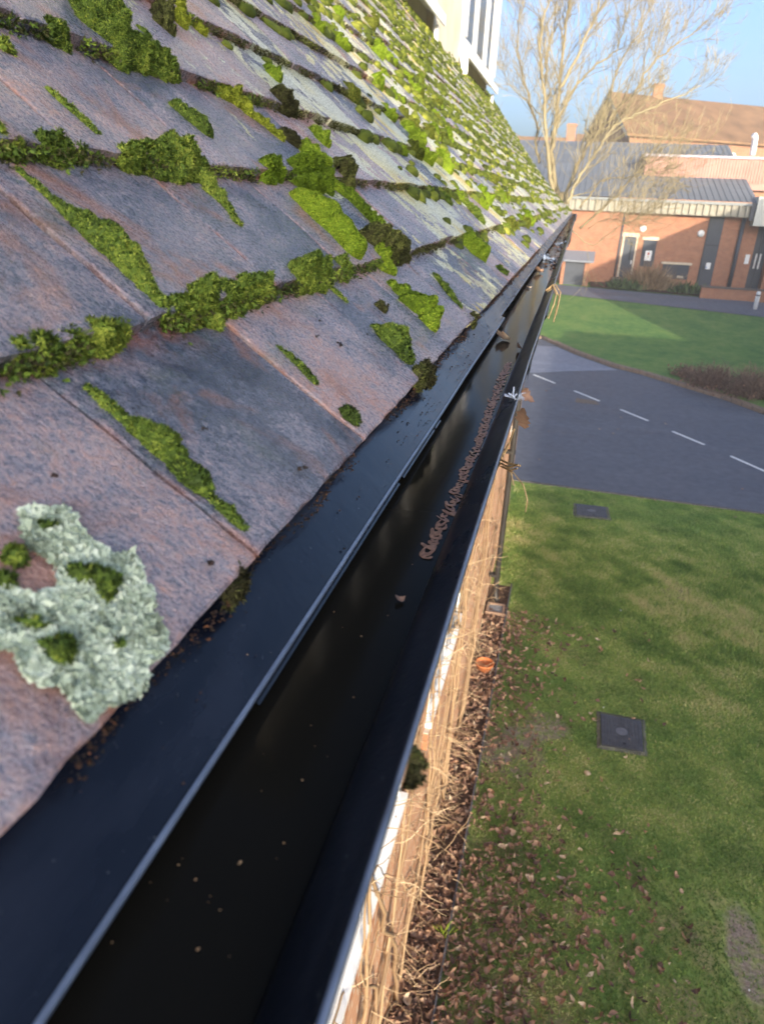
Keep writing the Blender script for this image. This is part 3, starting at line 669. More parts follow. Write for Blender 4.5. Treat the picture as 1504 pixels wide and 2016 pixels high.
for c in C:
    s, y, d = roof_hit(c); th = float(prof(s)[2])
    r = q.uniform(.0007, .0018); tilt = q.normal(0, .35, 2)
    u_, v_, n_ = np.array([-math.cos(th), 0, math.sin(th)]), np.array([0, 1., 0]), np.array([math.sin(th), 0, math.cos(th)])
    rr = r*(1+.3*np.sin(A*3+q.uniform(0, 6)))*q.uniform(.75, 1.2, 9); hz = r*.35+.12*r*q.normal(size=9)
    lx, ly = rr*np.cos(A), rr*np.sin(A)
    ring = np.stack([lx, ly, hz+lx*tilt[0]+ly*tilt[1]], 1); P = np.concatenate([[[0, 0, 0]], ring])
    o0 = roof_pt(np.array([s]), np.array([y]))[0]+n_*q.uniform(.0018, .0032)
    VV.append(o0+P[:, :1]*u_+P[:, 1:2]*v_+P[:, 2:]*n_)
    TT2.append(np.array([[0, 1+j, 1+(j+1) % 9] for j in range(9)])+base); base += 10
    tn.append(np.clip(q.normal(.5, .2)+.14*float(SN(2, .06, seed=41)(c[None])[0])+np.concatenate([[-.15], q.normal(.05, .1, 9)]), 0, 1))
lp = link('lichen_patch', fast_mesh('lichen_patch', np.concatenate(VV), np.concatenate(TT2), np.concatenate(tn), M_LICH))
tag(lp, 'large pale grey green leafy lichen patch at the left above the tray', 'lichen')
for k, (pts, lb_) in enumerate([([(140, 1140, 40), (170, 1142, 50), (195, 1160, 46), (195, 1180, 26)], 'curved dark green moss cushion in the middle of the lichen patch'), ([(18, 1102, 34), (26, 1110, 24)], 'small moss tuft on the upper left of the lichen'),
        ([(78, 1280, 30), (105, 1285, 48), (112, 1300, 30)], 'dark moss tuft on the lower part of the lichen'), ([(30, 1232, 20), (60, 1238, 24), (75, 1240, 16)], 'thin moss streak on the left of the lichen'), ([(224, 1280, 22)], 'single moss dot on the right of the lichen'), ([(0, 1155, 34)], 'moss tuft at the picture edge beside the lichen'), ([(75, 1045, 26), (90, 1042, 18)], 'faint moss speck near the top of the lichen')]):
    ch = [(p[0], p[1]) for p in pts]
    o = moss(pts, M_MOSS, lb_, 'moss_tuft', tone0=(.5, .2), L=.0023, Wd=.00038, hf=1.1, lump=.2); o.location.x += .002; o.location.z += .002

# ---- crumbs and dark bits
M_CRUMB = m_tone('leaf_crumb', [(0, (.012, .010, .009)), (.4, (.06, .03, .018)), (.75, (.20, .08, .03)), (1, (.40, .26, .14))], .8, .3)
def crumb(q, r):
    V = q.normal(size=(6, 3)); V /= np.linalg.norm(V, axis=1)[:, None]; V = np.array([[1, 0, 0], [-1, 0, 0], [0, 1, 0], [0, -1, 0], [0, 0, .6], [0, 0, -.6]])*r*q.uniform(.5, 1.3, (6, 1))+q.normal(0, r*.2, (6, 3))
    T = [(0, 2, 4), (2, 1, 4), (1, 3, 4), (3, 0, 4), (2, 0, 5), (1, 2, 5), (3, 1, 5), (0, 3, 5)]
    return V, np.array(T)
def crumbs(name, pts, rs, label, tones=(.35, .28), seed=1):
    q = np.random.default_rng(seed); VV, T2, tn = [], [], []; b0 = 0
    for p, r in zip(pts, rs):
        V, T = crumb(q, r); VV.append(V+p); T2.append(T+b0); b0 += 6; tn.append(np.full(6, np.clip(q.normal(*tones), 0, 1)))
    return tag(link(name, fast_mesh(name, np.concatenate(VV), np.concatenate(T2), np.concatenate(tn), M_CRUMB)), label, 'debris', kind='stuff')
q = np.random.default_rng(8); n = 3600; y = .05+2.6*q.random(n)**1.5; keep = SN(1, 30, seed=6)(y[:, None]) > -1.1; y = y[keep]
tt = np.abs(q.normal(0, .0026, len(y))); pts = np.stack([-.1155+tt*.5+.002*SN(1, 50, seed=8)(y[:, None]), y, H-.1525-tt*.5+q.uniform(0, .008, len(y))], 1)
crumbs('eaves_debris', pts, q.uniform(.0004, .0014, len(y))*(.7+.5*np.clip(y, 0, 2)), 'brown leaf crumbs and dirt along the eaves edge of the tiles', (.16, .2))
n = 420; y = .15+2.2*q.random(n)**1.2; t = q.random(n); pts = np.stack([-.112+t*.0165, y, H-.1585-t*.0145], 1); rr = q.uniform(.0003, .0010, n)*(1+.3*y)
sel = (y > .5) | (q.random(n) < .25)
crumbs('tray_specks', pts[sel], rr[sel], 'dark specks of dirt scattered on the eaves tray', (.1, .12), 4)
n = 300; y = .5+2.*q.random(n); s = .005+.10*q.random(n); pts = roof_pt(s, y)+[.0003, 0, .0003]
crumbs('tile_specks', pts, q.uniform(.0004, .0013, n), 'dark grit specks on the lowest tile course', (.08, .1), 5)
for i, (p, r) in enumerate([((115, 937), .0032), ((590, 932), .0022), ((665, 680), .0024), ((620, 664), .0018), ((405, 846), .0015), ((985, 300), .003), ((412, 1112), .0024), ((205, 70), .001)][:7]):
    s, y, d = roof_hit(p); V, T = zip(*[crumb(q, r*f) for f in (1, .7, .6)]); V = [v+q.normal(0, r*.6, 3) for v in V]
    c = roof_pt(np.array([s]), np.array([y]))[0]; o = link('moss_crumb', fast_mesh('moss_crumb', np.concatenate(V), np.concatenate([t_+6*j for j, t_ in enumerate(T)]), q.uniform(0, .3, 18), M_CRUMB)); o.location = c+[r*.5, 0, r*.5]
    tag(o, 'black crumb of dried moss lying loose on a bare tile', 'debris', 'loose crumbs on the tiles')

# ================================================================== WATER AND LITTER IN THE GUTTER
m_water, nt, b = newmat('gutter_water', .09, .05, (.010, .009, .007)); b.inputs['IOR'].default_value = 1.33
bump(nt, b, noise(nt, coord(nt, (1, .5, 1)), 30, 3), .05, .002)
WZ = H-.1835
wt = MB().sweep([(-.139, WZ), (-.0494, WZ)], np.concatenate([np.arange(-.5, 4, .25), np.arange(4, RL+.1, .5)])).build('water', m_water)
tag(wt, 'still black rain water filling the gutter', 'water', kind='structure')
M_LEAF = m_tone('dead_leaf', [(0, (.05, .028, .022)), (.3, (.14, .08, .06)), (.6, (.32, .19, .13)), (.85, (.48, .29, .18)), (1, (.62, .48, .34))], .7, .3, .2)
M_SODDEN = m_tone('sodden_leaf', [(0, (.05, .024, .014)), (.5, (.20, .09, .05)), (1, (.40, .22, .13))], .5, .3)
def leaf_geo(q, L=.09, curl=.3, lobes=4, wide=.36):
    """oak-like leaf: lobed outline, folded along the midrib and curled"""
    n = 15; t = np.linspace(0, 1, n); prof_ = np.sin(np.pi*np.clip(t*1.02, 0, 1))**.7*wide*(.62+.42*np.abs(np.sin(np.pi*lobes*t+.4))**1.3)*1.05+.012
    a1 = 1+.25*q.normal(); c = curl*q.uniform(.1, 1.3); fold = q.uniform(.0, .55); tw = q.normal(0, .5); bend = q.normal(0, .12)
    V, T = [], []
    for i in range(n):
        x = (t[i]-.5)*L; w0 = prof_[i]*L
        for sgn in (-1, 0, 1):
            yy = sgn*w0*(a1 if sgn > 0 else 1)*q.uniform(.9, 1.1); z = abs(yy)*fold+c*x*x/L*4+tw*yy*x/L*2
            V.append((x, yy+bend*x*x/L*3, z))
    for i in range(n-1):
        for j in (0, 1): a = 3*i+j; T += [(a, a+3, a+1), (a+1, a+3, a+4)]
    V = np.array(V); V[:, 2] -= V[:, 2].min(); return V, np.array(T)
lq = np.random.default_rng(3)
def leaf_mesh(q, L, mat, tone, **kw):
    V, T = leaf_geo(q, L, **kw); tn = np.clip(tone+q.normal(0, .05, len(V)), 0, 1); tn[1::3] = np.clip(tn[1::3]+.12, 0, 1)
    return fast_mesh('leaf', V, T, tn, mat, len(T))
def put_leaf(name, me, loc, rot, label, cat='leaf', group=None, sc=1.):
    o = bpy.data.objects.new(name, me); COL.objects.link(o); o.location = loc; o.rotation_euler = rot; o.scale = (sc,)*3
    return tag(o, label, cat, group)
def flat_leaf(q, L, t):
    V, T = leaf_geo(q, L, .02); V[:, 2] *= .12; return fast_mesh('leaf', V, T, np.full(len(V), t+.1), M_SODDEN, len(T))
p = on_z((990, 668), WZ+.002); put_leaf('oak_leaf', leaf_mesh(lq, .027, M_LEAF, .9, curl=.5), p, (.4, .25, 1.9), 'orange lobed oak leaf standing up out of the gutter water')
p = on_z((1041, 566), WZ+.002); put_leaf('pale_leaf', leaf_mesh(lq, .013, M_LEAF, .98, lobes=1, wide=.5), p, (.1, .1, .4), 'small pale round leaf on the water near the gutter joint')
p = on_z((1060, 535), WZ+.004); put_leaf('oak_leaf', leaf_mesh(lq, .03, M_LEAF, .75, curl=.5), p, (.3, .2, 1.2), 'brown oak leaf far along the gutter beyond the joint')
p = on_z((1021, 683), WZ+.006); put_leaf('oak_leaf', leaf_mesh(lq, .018, M_LEAF, .6, curl=.5), p, (.5, .6, 1.5), 'brown leaf edge leaning on the inner front of the gutter')
p = on_z((788, 1182), WZ+.001); put_leaf('pale_leaf', leaf_mesh(lq, .006, M_LEAF, .5, lobes=1), p, (.1, .1, 1), 'tiny tan leaf floating beside the row of sodden leaves')
# the row of curved brown sodden leaves along the front of the trough
def arc_mesh(q):
    n = 11; a = np.linspace(-2.3, 2.3, n)+q.normal(0, .06, n); r0 = 1.; w = q.uniform(.45, .95)
    V, T = [], []
    for i in range(n):
        ww = w*(.5+.5*math.cos(a[i]*.6)); 
        for rr, z in ((r0-ww, .10), (r0-.4*ww, .30+.1*q.random()), (r0+.1*ww, .02)): V.append((rr*math.sin(a[i])*(1+.08*q.normal()), rr*math.cos(a[i])*.85, z))
    for i in range(n-1):
        for j in (0, 1): k = 3*i+j; T += [(k, k+3, k+1), (k+1, k+3, k+4)]
    V = np.array(V); return fast_mesh('sodden_leaf', V, np.array(T), np.clip(.5+q.normal(0, .18, len(V)), 0, 1), M_SODDEN, len(T))
arcs = [arc_mesh(lq) for _ in range(8)]
row = [(1000, 715), (985, 752), (950, 850), (905, 960), (850, 1070), (840, 1100)]
rp = np.array([on_z(p_, WZ) for p_ in row]); y = rp[0, 1]; i = 0
while y > rp[-1, 1]:
    x = np.interp(y, rp[::-1, 1], rp[::-1, 0])+lq.normal(0, .0010); step = lq.uniform(.0045, .0095)*(.6+.5*y)
    o = bpy.data.objects.new('sodden_leaf', arcs[i % 8]); COL.objects.link(o); o.location = (x, y, WZ+.0005)
    sc = .0034*lq.uniform(.6, 1.15)*(.9+.25*y); o.scale = (sc, step*lq.uniform(.9, 1.35), sc*.18); o.rotation_euler = (lq.normal(0, .03), lq.normal(0, .04), math.pi+lq.normal(0, .45))
    tag(o, 'curved brown sodden leaf in the long row along the front of the gutter', 'leaf', 'row of sodden leaves in the gutter'); y -= step; i += 1
# pale flecks floating
n = 46; P = []
for k in range(n):
    pp = (lq.uniform(380, 900), lq.uniform(1000, 1950)); p = on_z(pp, WZ+.0006)
    if -.09 < p[0] < -.056: P.append(p)
for pp in ((360, 1690), (352, 1703), (385, 1732), (330, 1772), (414, 1765), (297, 1737), (222, 1855), (300, 1690), (545, 1690), (515, 1557), (595, 1535)): P.append(on_z(pp, WZ+.0006))
crumbs('water_flecks', P, lq.uniform(.00018, .0005, len(P)), 'tiny pale flecks floating on the gutter water', (.95, .05), 6)
tp = [on_z((lq.uniform(60, 600), lq.uniform(1050, 1900)), H-.165) for _ in range(140)]; tp = np.array([p for p in tp if -.108 < p[0] < -.097])
tp[:, 2] = H-.1590+(tp[:, 0]+.112)*(-.014/.0145)+.0004
crumbs('tray_flecks', tp, lq.uniform(.0002, .0005, len(tp)), 'tiny pale flecks on the near eaves tray', (.95, .05), 7)
# snagged feather and leaves on the front lip
M_FEATH = m_simple('pale_feather', (.45, .50, .60), .7, .3, .25, 60); M_STRAW = m_simple('straw_stem', (.40, .28, .15), .8, .2, .3, 50)
c0 = np.array([-.0295, .615, H-.158])
t = MB()
for k in range(26):
    a = lq.uniform(-1.2, 1.2); d = np.array([math.cos(a)*.9, math.sin(a)*.9, lq.uniform(-.1, .7)]); L = lq.uniform(.003, .010)
    t.tube([c0, c0+d*L*.5+[0, 0, .002], c0+d*L], [.0003, .00025, .0001], 4)
for k in range(9): 
    d = lq.normal(size=3); d[2] = abs(d[2]); t.tube([c0+[-.004, 0, .001], c0+[-.004, 0, .001]+d*.004], .0007, 5)
tag(t.build('feather', M_FEATH), 'bluish white tattered feather snagged on the front lip of the gutter', 'feather')
put_leaf('oak_leaf', leaf_mesh(lq, .021, M_LEAF, .6, curl=.3), c0+[.006, .010, -.020], (.2, 1.3, 1.1), 'brown leaf hanging below the feather outside the gutter lip')
put_leaf('oak_leaf', leaf_mesh(lq, .018, M_LEAF, .5, curl=.4), c0+[.004, .045, -.006], (1.2, .8, .5), 'brown leaf stuck to the gutter lip beyond the feather')
# old twine looped over the lip and trailing bare stems
t = MB(); c1 = np.array([-.030, 1.50, H-.155])
for k in range(4):
    o_ = lq.normal(0, .008, 3)
    t.tube([c1+[-.012, .01, -.005]+o_*.3, c1+[0, .003, .007]+o_*.4, c1+[.010, -.015, -.006]+o_*.6, c1+[.008, -.035, -.025]+o_*.7, c1+[.003, -.045, -.045]+o_], .0012, 5)
tag(t.build('dead_tendril', M_STRAW), 'pale dead climber tendril looped over the gutter lip beyond the joint', 'plant')
t = MB(); c2 = np.array(on_y((985, 920), .75)); c2 = np.array([-.034, c2[1], H-.28])
def stem(pts, r): t.tube([on_y(p_[:2], p_[2]) for p_ in pts], r, 5)
stem([(985, 905, 1.0), (1000, 912, .98), (1024, 917, .96)], .0016); stem([(985, 912, 1.0), (1003, 920, .97), (1020, 915, .95)], .0014); stem([(988, 912, 1.0), (1005, 926, .97), (1018, 922, .96)], .0012)
stem([(985, 918, 1.0), (1010, 930, .96), (1030, 955, .94), (1038, 985, .93), (1034, 1008, .93)], .0010); stem([(990, 918, 1.0), (1006, 930, .97), (1011, 956, .96)], .0010)
stem([(985, 905, 1.0), (1003, 870, .99), (1012, 845, .98)], .0014); stem([(970, 935, 1.02), (985, 905, 1.0), (1000, 880, 1.0)], .0016); stem([(950, 960, 1.2), (985, 912, 1.0)], .0014)
tag(t.build('bare_tendril', M_STRAW), 'tan bare tendrils sticking out from under the gutter over the lawn', 'plant')
# dirt and debris at the far end of the gutter
q = np.random.default_rng(12); n = 500; y = q.uniform(2.2, RL, n); crumbs('gutter_debris', np.stack([q.uniform(-.10, -.04, n), y, WZ+q.uniform(0, .012, n)], 1), q.uniform(.002, .007, n), 'dark wet debris lying in the far end of the gutter', (.25, .3), 13)
M_WETB = m_tone('wet_glint', [(0, (.02, .025, .035)), (1, (.3, .36, .48))], .25, .6)
for yy, lb_ in ((2.55, 'wet bluish clump of debris in the gutter, the nearer of two'), (3.6, 'wet bluish clump of debris in the gutter, the farther of two')):
    V, T = zip(*[crumb(q, q.uniform(.006, .012)) for _ in range(14)]); V = [v+q.normal(0, 1, 3)*[.018, .05, .006] for v in V]
    o = link('debris_clump', fast_mesh('debris_clump', np.concatenate(V), np.concatenate([t_+6*j for j, t_ in enumerate(T)]), q.random(84), M_WETB)); o.location = (-.068, yy, WZ+.008); tag(o, lb_, 'debris')
# moss lump clinging to the outside of the gutter
SEED[0] += 1; me = moss_mesh('moss_clump', [(1.5, 0, .0032), (1.5035, .002, .0028)], M_BROWN, 77, L=.0022, Wd=.0003, spread=1.2, per=5, hf=1., lump=.4, tone0=(.35, .25)); rebase(me, roof_pt(np.array([1.5]), np.array([0.]))[0])
o = bpy.data.objects.new('moss_clump', me); COL.objects.link(o); o.location = (-.0275, .172, H-.1695); o.rotation_euler = (0, .9, 0); tag(o, 'dark green moss lump clinging to the outside of the gutter lip', 'moss')

# ================================================================== GROUND
def terr(y): return np.where(np.asarray(y) < 32, 0., (np.asarray(y, float)-32)*.083)
def grass_mat(name, worn):
    m, nt, b = newmat(name, .95, .1); v = coord(nt)
    a, c_, d = noise(nt, v, .7, 6, .65), noise(nt, v, 3.2, 7, .7), noise(nt, v, 30, 6, .75)
    f = math_(nt, 'ADD', math_(nt, 'MULTIPLY', a, .5), math_(nt, 'MULTIPLY', c_, .5))
    c = ramp(nt, f, [(.36, (.14, .25, .06)), (.46, (.21, .33, .08)), (.54, (.32, .40, .11)), (.64, (.42, .42, .16))])
    if worn:
        sp = nt.nodes.new('ShaderNodeSeparateXYZ'); nt.links.new(v, sp.inputs[0])
        # mossy, leaf-worn turf near the house and a trodden bare patch
        n2 = noise(nt, v, 1.6, 5, .6)
        near = ramp(nt, math_(nt, 'ADD', math_(nt, 'MULTIPLY', sp.outputs['Y'], -.085), math_(nt, 'ADD', math_(nt, 'MULTIPLY', sp.outputs['X'], -.08), math_(nt, 'ADD', n2, .42))), [(.38, 0.), (.62, 1.)])
        c = mix(nt, math_(nt, 'MULTIPLY', near, .75), c, ramp(nt, c_, [(.38, (.14, .16, .04)), (.50, (.24, .21, .085)), (.60, (.32, .25, .15))]))
        def patch(px, py, rx, ry, soft=.35):
            dx = math_(nt, 'DIVIDE', math_(nt, 'SUBTRACT', sp.outputs['X'], px), rx); dy = math_(nt, 'DIVIDE', math_(nt, 'SUBTRACT', sp.outputs['Y'], py), ry)
            r2 = math_(nt, 'SQRT', math_(nt, 'ADD', math_(nt, 'MULTIPLY', dx, dx), math_(nt, 'MULTIPLY', dy, dy)))
            return ramp(nt, math_(nt, 'ADD', r2, math_(nt, 'MULTIPLY', math_(nt, 'SUBTRACT', n2, .5), 1.6)), [(.75, 1.), (1.15, 0.)])
        dirt = ramp(nt, d, [(.35, (.26, .20, .155)), (.6, (.38, .31, .25)), (.7, (.48, .40, .33))])
        for P_ in (((on_z((1010, 1480), 0)[0]), on_z((1010, 1480), 0)[1], .36, .55), (on_z((1075, 1430), 0)[0], on_z((1075, 1430), 0)[1], .30, .25), (on_z((1470, 1870), 0)[0], on_z((1470, 1870), 0)[1], .18, .5), (on_z((1215, 1150), 0)[0]+.9, on_z((1215, 1150), 0)[1], .3, .25)):
            c = mix(nt, math_(nt, 'MULTIPLY', patch(*P_), ramp(nt, noise(nt, v, 7, 5, .7), [(.36, .25), (.55, 1.)])), c, dirt)
    c = mix(nt, .55, c, ramp(nt, d, [(.30, .35), (.55, 1.), (.7, 1.3)]), 'MULTIPLY')
    basecol(nt, b, c); bump(nt, b, d, .8, .03)
    return m
m_lawn = grass_mat('lawn', True); m_lawn2 = grass_mat('far_lawn', False)
for n_ in m_lawn2.node_tree.nodes:
    if n_.type == 'VALTORGB' and len(n_.color_ramp.elements) == 4:
        for e, c in zip(n_.color_ramp.elements, ((.075, .17, .05), (.11, .22, .06), (.16, .26, .07), (.21, .27, .09))): e.color = (*c, 1)
gb = MB(); ys = np.array([-60, -10, 0, 14, 32, 46, 60, 120, 400, 1500.]); xs = np.array([-1500, -200, -40, 40, 200, 1500.])
V = [(x, y, float(terr(min(y, 60)))-.02*(y > 40)) for y in ys for x in xs]; n = len(xs)
gb.add(V, [(j*n+i, j*n+i+1, (j+1)*n+i+1, (j+1)*n+i) for j in range(len(ys)-1) for i in range(n-1)])
tag(gb.build('ground', m_lawn), kind='structure')
# driveway
def asphalt(name, k):
    m, nt, b = newmat(name, .75, .35); v = coord(nt); a, c_, d = noise(nt, coord(nt, (.4, 1.6, 1)), .8, 5, .6), noise(nt, v, 5, 5), noise(nt, v, 160, 3, .8)
    f = math_(nt, 'ADD', math_(nt, 'MULTIPLY', a, .6), math_(nt, 'MULTIPLY', c_, .4))
    c = ramp(nt, f, [(.35, tuple(x*k for x in (.068, .076, .10))), (.65, tuple(x*k for x in (.14, .15, .18)))])
    c = mix(nt, .6, c, ramp(nt, d, [(.3, .5), (.55, 1.), (.75, 1.8)]), 'MULTIPLY'); basecol(nt, b, c)
    nt.links.new(ramp(nt, a, [(.35, .55), (.65, .85)]), b.inputs['Roughness']); bump(nt, b, d, .6, .006); return m
m_road, m_road2 = asphalt('asphalt', 1.), asphalt('old_asphalt', 2.0)
e0, e1 = on_z((1010, 945), 0), on_z((1504, 1012), 0)
K = [(-30, 52.)]+[tuple(on_z(p_, 0)[:2]) for p_ in ((1065, 668), (1130, 697), (1200, 722), (1262, 738), (1330, 759), (1420, 786), (1504, 817))]+[(14, 14.6)]
K[0] = (-12, K[1][1]+.1)
def terr_off(y): return 0
rv = [(-30, e0[1]+.3, .004), (e0[0], e0[1], .004), (e1[0], e1[1], .004), (30, e1[1]-.8, .004)]+[(x, y, .004) for x, y in K[::-1]]+[(-30, K[0][1], .004)]
rv = [(x, y, .004+float(terr(y))*1.0) for x, y, z in rv]
tag(MB().add(rv, [tuple(range(len(rv)))]).build('road', m_road), kind='structure')
j0, j1, j2 = on_z((1040, 735), 0), on_z((1120, 731), 0), on_z((1215, 728), 0)
pv = [(-8, j0[1], 0), (j0[0], j0[1], 0), (j1[0], j1[1], 0), (j2[0]+.0, j2[1]-.1, 0)]+[(x-.02, y-.12, 0) for x, y in K[2:0:-1]]+[(-8, K[1][1]-.1, 0)]
pv = [(x, y, .008+float(terr(y))) for x, y, z in pv]
tag(MB().add(pv, [tuple(range(len(pv)))]).build('driveway', m_road2), kind='structure')
m_paint = m_simple('road_paint', (.74, .74, .72), .7, .2, .12, 30)
for a, b_ in (((1050, 738), (1092, 755)), ((1130, 770), (1179, 790)), ((1221, 807), (1275, 829)), ((1323, 850), (1385, 876)), ((1438, 899), (1510, 931)), ((1575, 957), (1660, 990))):
    a, b_ = on_z(a, 0), on_z(b_, 0); d = (b_-a)/np.linalg.norm(b_-a); nrm = np.array([-d[1], d[0], 0])*.045
    v = [a-nrm, a-d*.02, a+nrm, b_+nrm, b_+d*.02, b_-nrm]; v = [(p_[0], p_[1], .012) for p_ in v]
    tag(MB().add(v, [tuple(range(6))]).build('road_marking', m_paint), kind='structure')
m_kerb = m_brick('kerb_stone', (.30, .21, .15), (.24, .18, .14), (.12, .10, .08), sx=.23, sz=.5, axis='x')
kb = MB()
for (x0, y0), (x1, y1) in zip(K[:-1], K[1:]):
    d = np.array([x1-x0, y1-y0]); d /= np.linalg.norm(d); nn = np.array([-d[1], d[0]]); nn *= np.sign(nn[1])
    z0, z1 = float(terr(y0)), float(terr(y1)); o = .28
    v = [(x0, y0, z0), (x1, y1, z1), (x1, y1, z1+.11), (x0, y0, z0+.11), (x0+nn[0]*o, y0+nn[1]*o, z0+.112), (x1+nn[0]*o, y1+nn[1]*o, z1+.112)]
    kb.add(v, [(0, 1, 2, 3), (3, 2, 5, 4)])
tag(kb.build('kerb', m_kerb), kind='structure')
fl = MB(); kk = [(x+.05, y+.26) for x, y in K]; rows = 14
V = []
for i, (x, y) in enumerate(kk):
    for j in range(rows):
        yy = y+(52-y)*(j/(rows-1)); V.append((x+(x*.25)*(j/(rows-1)), yy, float(terr(yy))+.10))
fl.add(V, [(i*rows+j, (i+1)*rows+j, (i+1)*rows+j+1, i*rows+j+1) for i in range(len(kk)-1) for j in range(rows-1)])
tag(fl.build('far_lawn', m_lawn2), kind='structure')
eb = MB().box(-20, 20, -.05, .05, -.05, .03)
m_edge = m_simple('edging_stone', (.13, .12, .11), .8, .2, .3, 10)
ee = MB(); a, b_ = e0, e1; d = (b_-a)/np.linalg.norm(b_-a); nn = np.array([-d[1], d[0], 0])*.04
for k in range(-2, 14):
    p0, p1 = a+d*(k*.9+.01), a+d*((k+1)*.9-.01); ee.add([tuple(p0-nn+[0, 0, z]) if s else tuple(p0+nn+[0, 0, z]) for s in (0, 1) for z in (0, .02)]+[tuple(p1-nn+[0, 0, z]) if s else tuple(p1+nn+[0, 0, z]) for s in (0, 1) for z in (0, .02)], [(0, 1, 3, 2), (4, 6, 7, 5), (0, 4, 5, 1), (2, 3, 7, 6), (1, 5, 7, 3)])
tag(ee.build('kerb', m_edge), kind='structure')
# road repair plate
c = on_z((1156, 791), 0)
def manhole(name, TL, TR, BL, BR, label, z=0., frame=True, dark=1.):
    P = [on_z(p_, z) for p_ in (TL, TR, BR, BL)]; c = sum(P)/4; t = empty(name, c, label, 'manhole cover')
    m = m_tone if False else None
    f = MB(); 
    out = [c+(p_-c)*1.16 for p_ in P]
    v = [tuple(p_+[0, 0, .006]) for p_ in out]+[tuple(c+(p_-c)*1.0+[0, 0, .022]) for p_ in P]
    f.add(v, [(0, 1, 5, 4), (1, 2, 6, 5), (2, 3, 7, 6), (3, 0, 4, 7)]); f.build('frame', M_CONC, t)
    l = MB(); N = 13
    def bil(u, v_): return P[0]*(1-u)*(1-v_)+P[1]*u*(1-v_)+P[2]*u*v_+P[3]*(1-u)*v_
    q_ = [tuple(bil(u, v_)+[0, 0, .026]) for u, v_ in ((.02, .02), (.98, .02), (.98, .98), (.02, .98))]; lo_ = [(x, y, zz_-.02) for x, y, zz_ in q_]
    l.add(q_+lo_, [(0, 1, 2, 3), (0, 4, 5, 1), (1, 5, 6, 2), (2, 6, 7, 3), (3, 7, 4, 0)])
    for i in range(N):
        u0, u1 = .04+i*.92/N, .04+(i+.55)*.92/N
        for va, vb_ in ((.05, .33), (.67, .95)) if 4 <= i <= 8 else ((.05, .95),):
            l.add([tuple(bil(u, v_)+[0, 0, .031]) for u, v_ in ((u0, va), (u1, va), (u1, vb_), (u0, vb_))]+[tuple(bil(u, v_)+[0, 0, .025]) for u, v_ in ((u0, va), (u1, va), (u1, vb_), (u0, vb_))], [(0, 1, 2, 3), (0, 4, 5, 1), (1, 5, 6, 2), (2, 6, 7, 3), (3, 7, 4, 0)])
    li = l.build('lid', M_IRON, t)
    a = np.arange(14)*2*np.pi/14; cc = bil(.5, .5); ex, ey = (bil(.64, .5)-cc), (bil(.5, .62)-cc)
    MB().add([tuple(cc+ex*math.cos(x)+ey*math.sin(x)+[0, 0, .033]) for x in a], [tuple(range(14))]).build('boss', M_IRON2, li)
    cc = bil(.55, .86); MB().add([tuple(cc+(ex*math.cos(x)+ey*math.sin(x))*.3+[0, 0, .034]) for x in a], [tuple(range(14))]).build('key_hole', m_blk, li)
    return t
M_CONC = m_simple('mossy_concrete', (.13, .13, .10), .9, .1, .45, 9, .01); M_IRON = m_simple('cast_iron', (.060, .063, .070), .55, .45, .3, 14); M_IRON2 = m_simple('worn_iron', (.12, .125, .14), .5, .5, .2, 20)
manhole('manhole_cover', (1179, 1406), (1263, 1422), (1181, 1470), (1267, 1484), 'square ribbed iron manhole cover with concrete rim in the leafy grass nearest the house')
manhole('manhole_cover', (1132, 993), (1192, 1000), (1133, 1017), (1197, 1023), 'dark square iron manhole cover in the grass beside the driveway edge')
P = [on_z(p_, 0) for p_ in ((1134, 784), (1172, 790), (1180, 798), (1132, 793))]
dc = empty('drain_cover', sum(P)/4, 'brownish flat drain cover set in the driveway under a white dash', 'drain cover')
MB().add([(p_[0], p_[1], .013) for p_ in P], [(0, 1, 2, 3)]).build('plate', m_simple('rusty_plate', (.17, .13, .10), .8, .2, .3, 20), dc)
# flower bed along the wall
m_soil = m_simple('bed_soil', (.085, .052, .035), .95, .1, .5, 22, .02)
BX = -.225
bed = MB(); bed.add([(WX, -2, .008), (BX, -2, .008), (BX, 9.85, .008), (WX, 9.85, .008)], [(0, 1, 2, 3)]); tag(bed.build('soil_bed', m_soil), kind='structure')
et = MB()
for a, b_ in ((-2, 2.2), (2.22, 4.6), (4.62, 7.0), (7.02, 9.9)): et.box(BX-.008, BX+.008, a, b_, 0, .045)
tag(et.build('bed_edging', m_simple('grey_edging', (.11, .11, .115), .7, .3, .3, 12)), 'thin dark grey edging strip between flower bed and grass', 'edging')
# gully with its grating under the downpipe
gc = np.array([PX+.045, PY-.20, .03]); gl = empty('drain_gully', gc, 'small square gully grating below the downpipe', 'drain')
fr = MB(); 
for a in (-.13, .10): fr.box(gc[0]+a, gc[0]+a+.03, gc[1]-.14, gc[1]+.14, .0, .07)
for a in (-.14, .11): fr.box(gc[0]-.10, gc[0]+.10, gc[1]+a, gc[1]+a+.03, .0, .069)
fr.build('frame', m_simple('clay_rim', (.30, .20, .14), .8), gl)
gr = MB().box(gc[0]-.1, gc[0]+.1, gc[1]-.11, gc[1]+.11, .02, .03)
for k in range(6): gr.box(gc[0]-.1, gc[0]+.1, gc[1]-.10+k*.037, gc[1]-.085+k*.037, .03, .055)
gr.build('grating', m_simple('grey_grating', (.22, .23, .25), .5), gl)
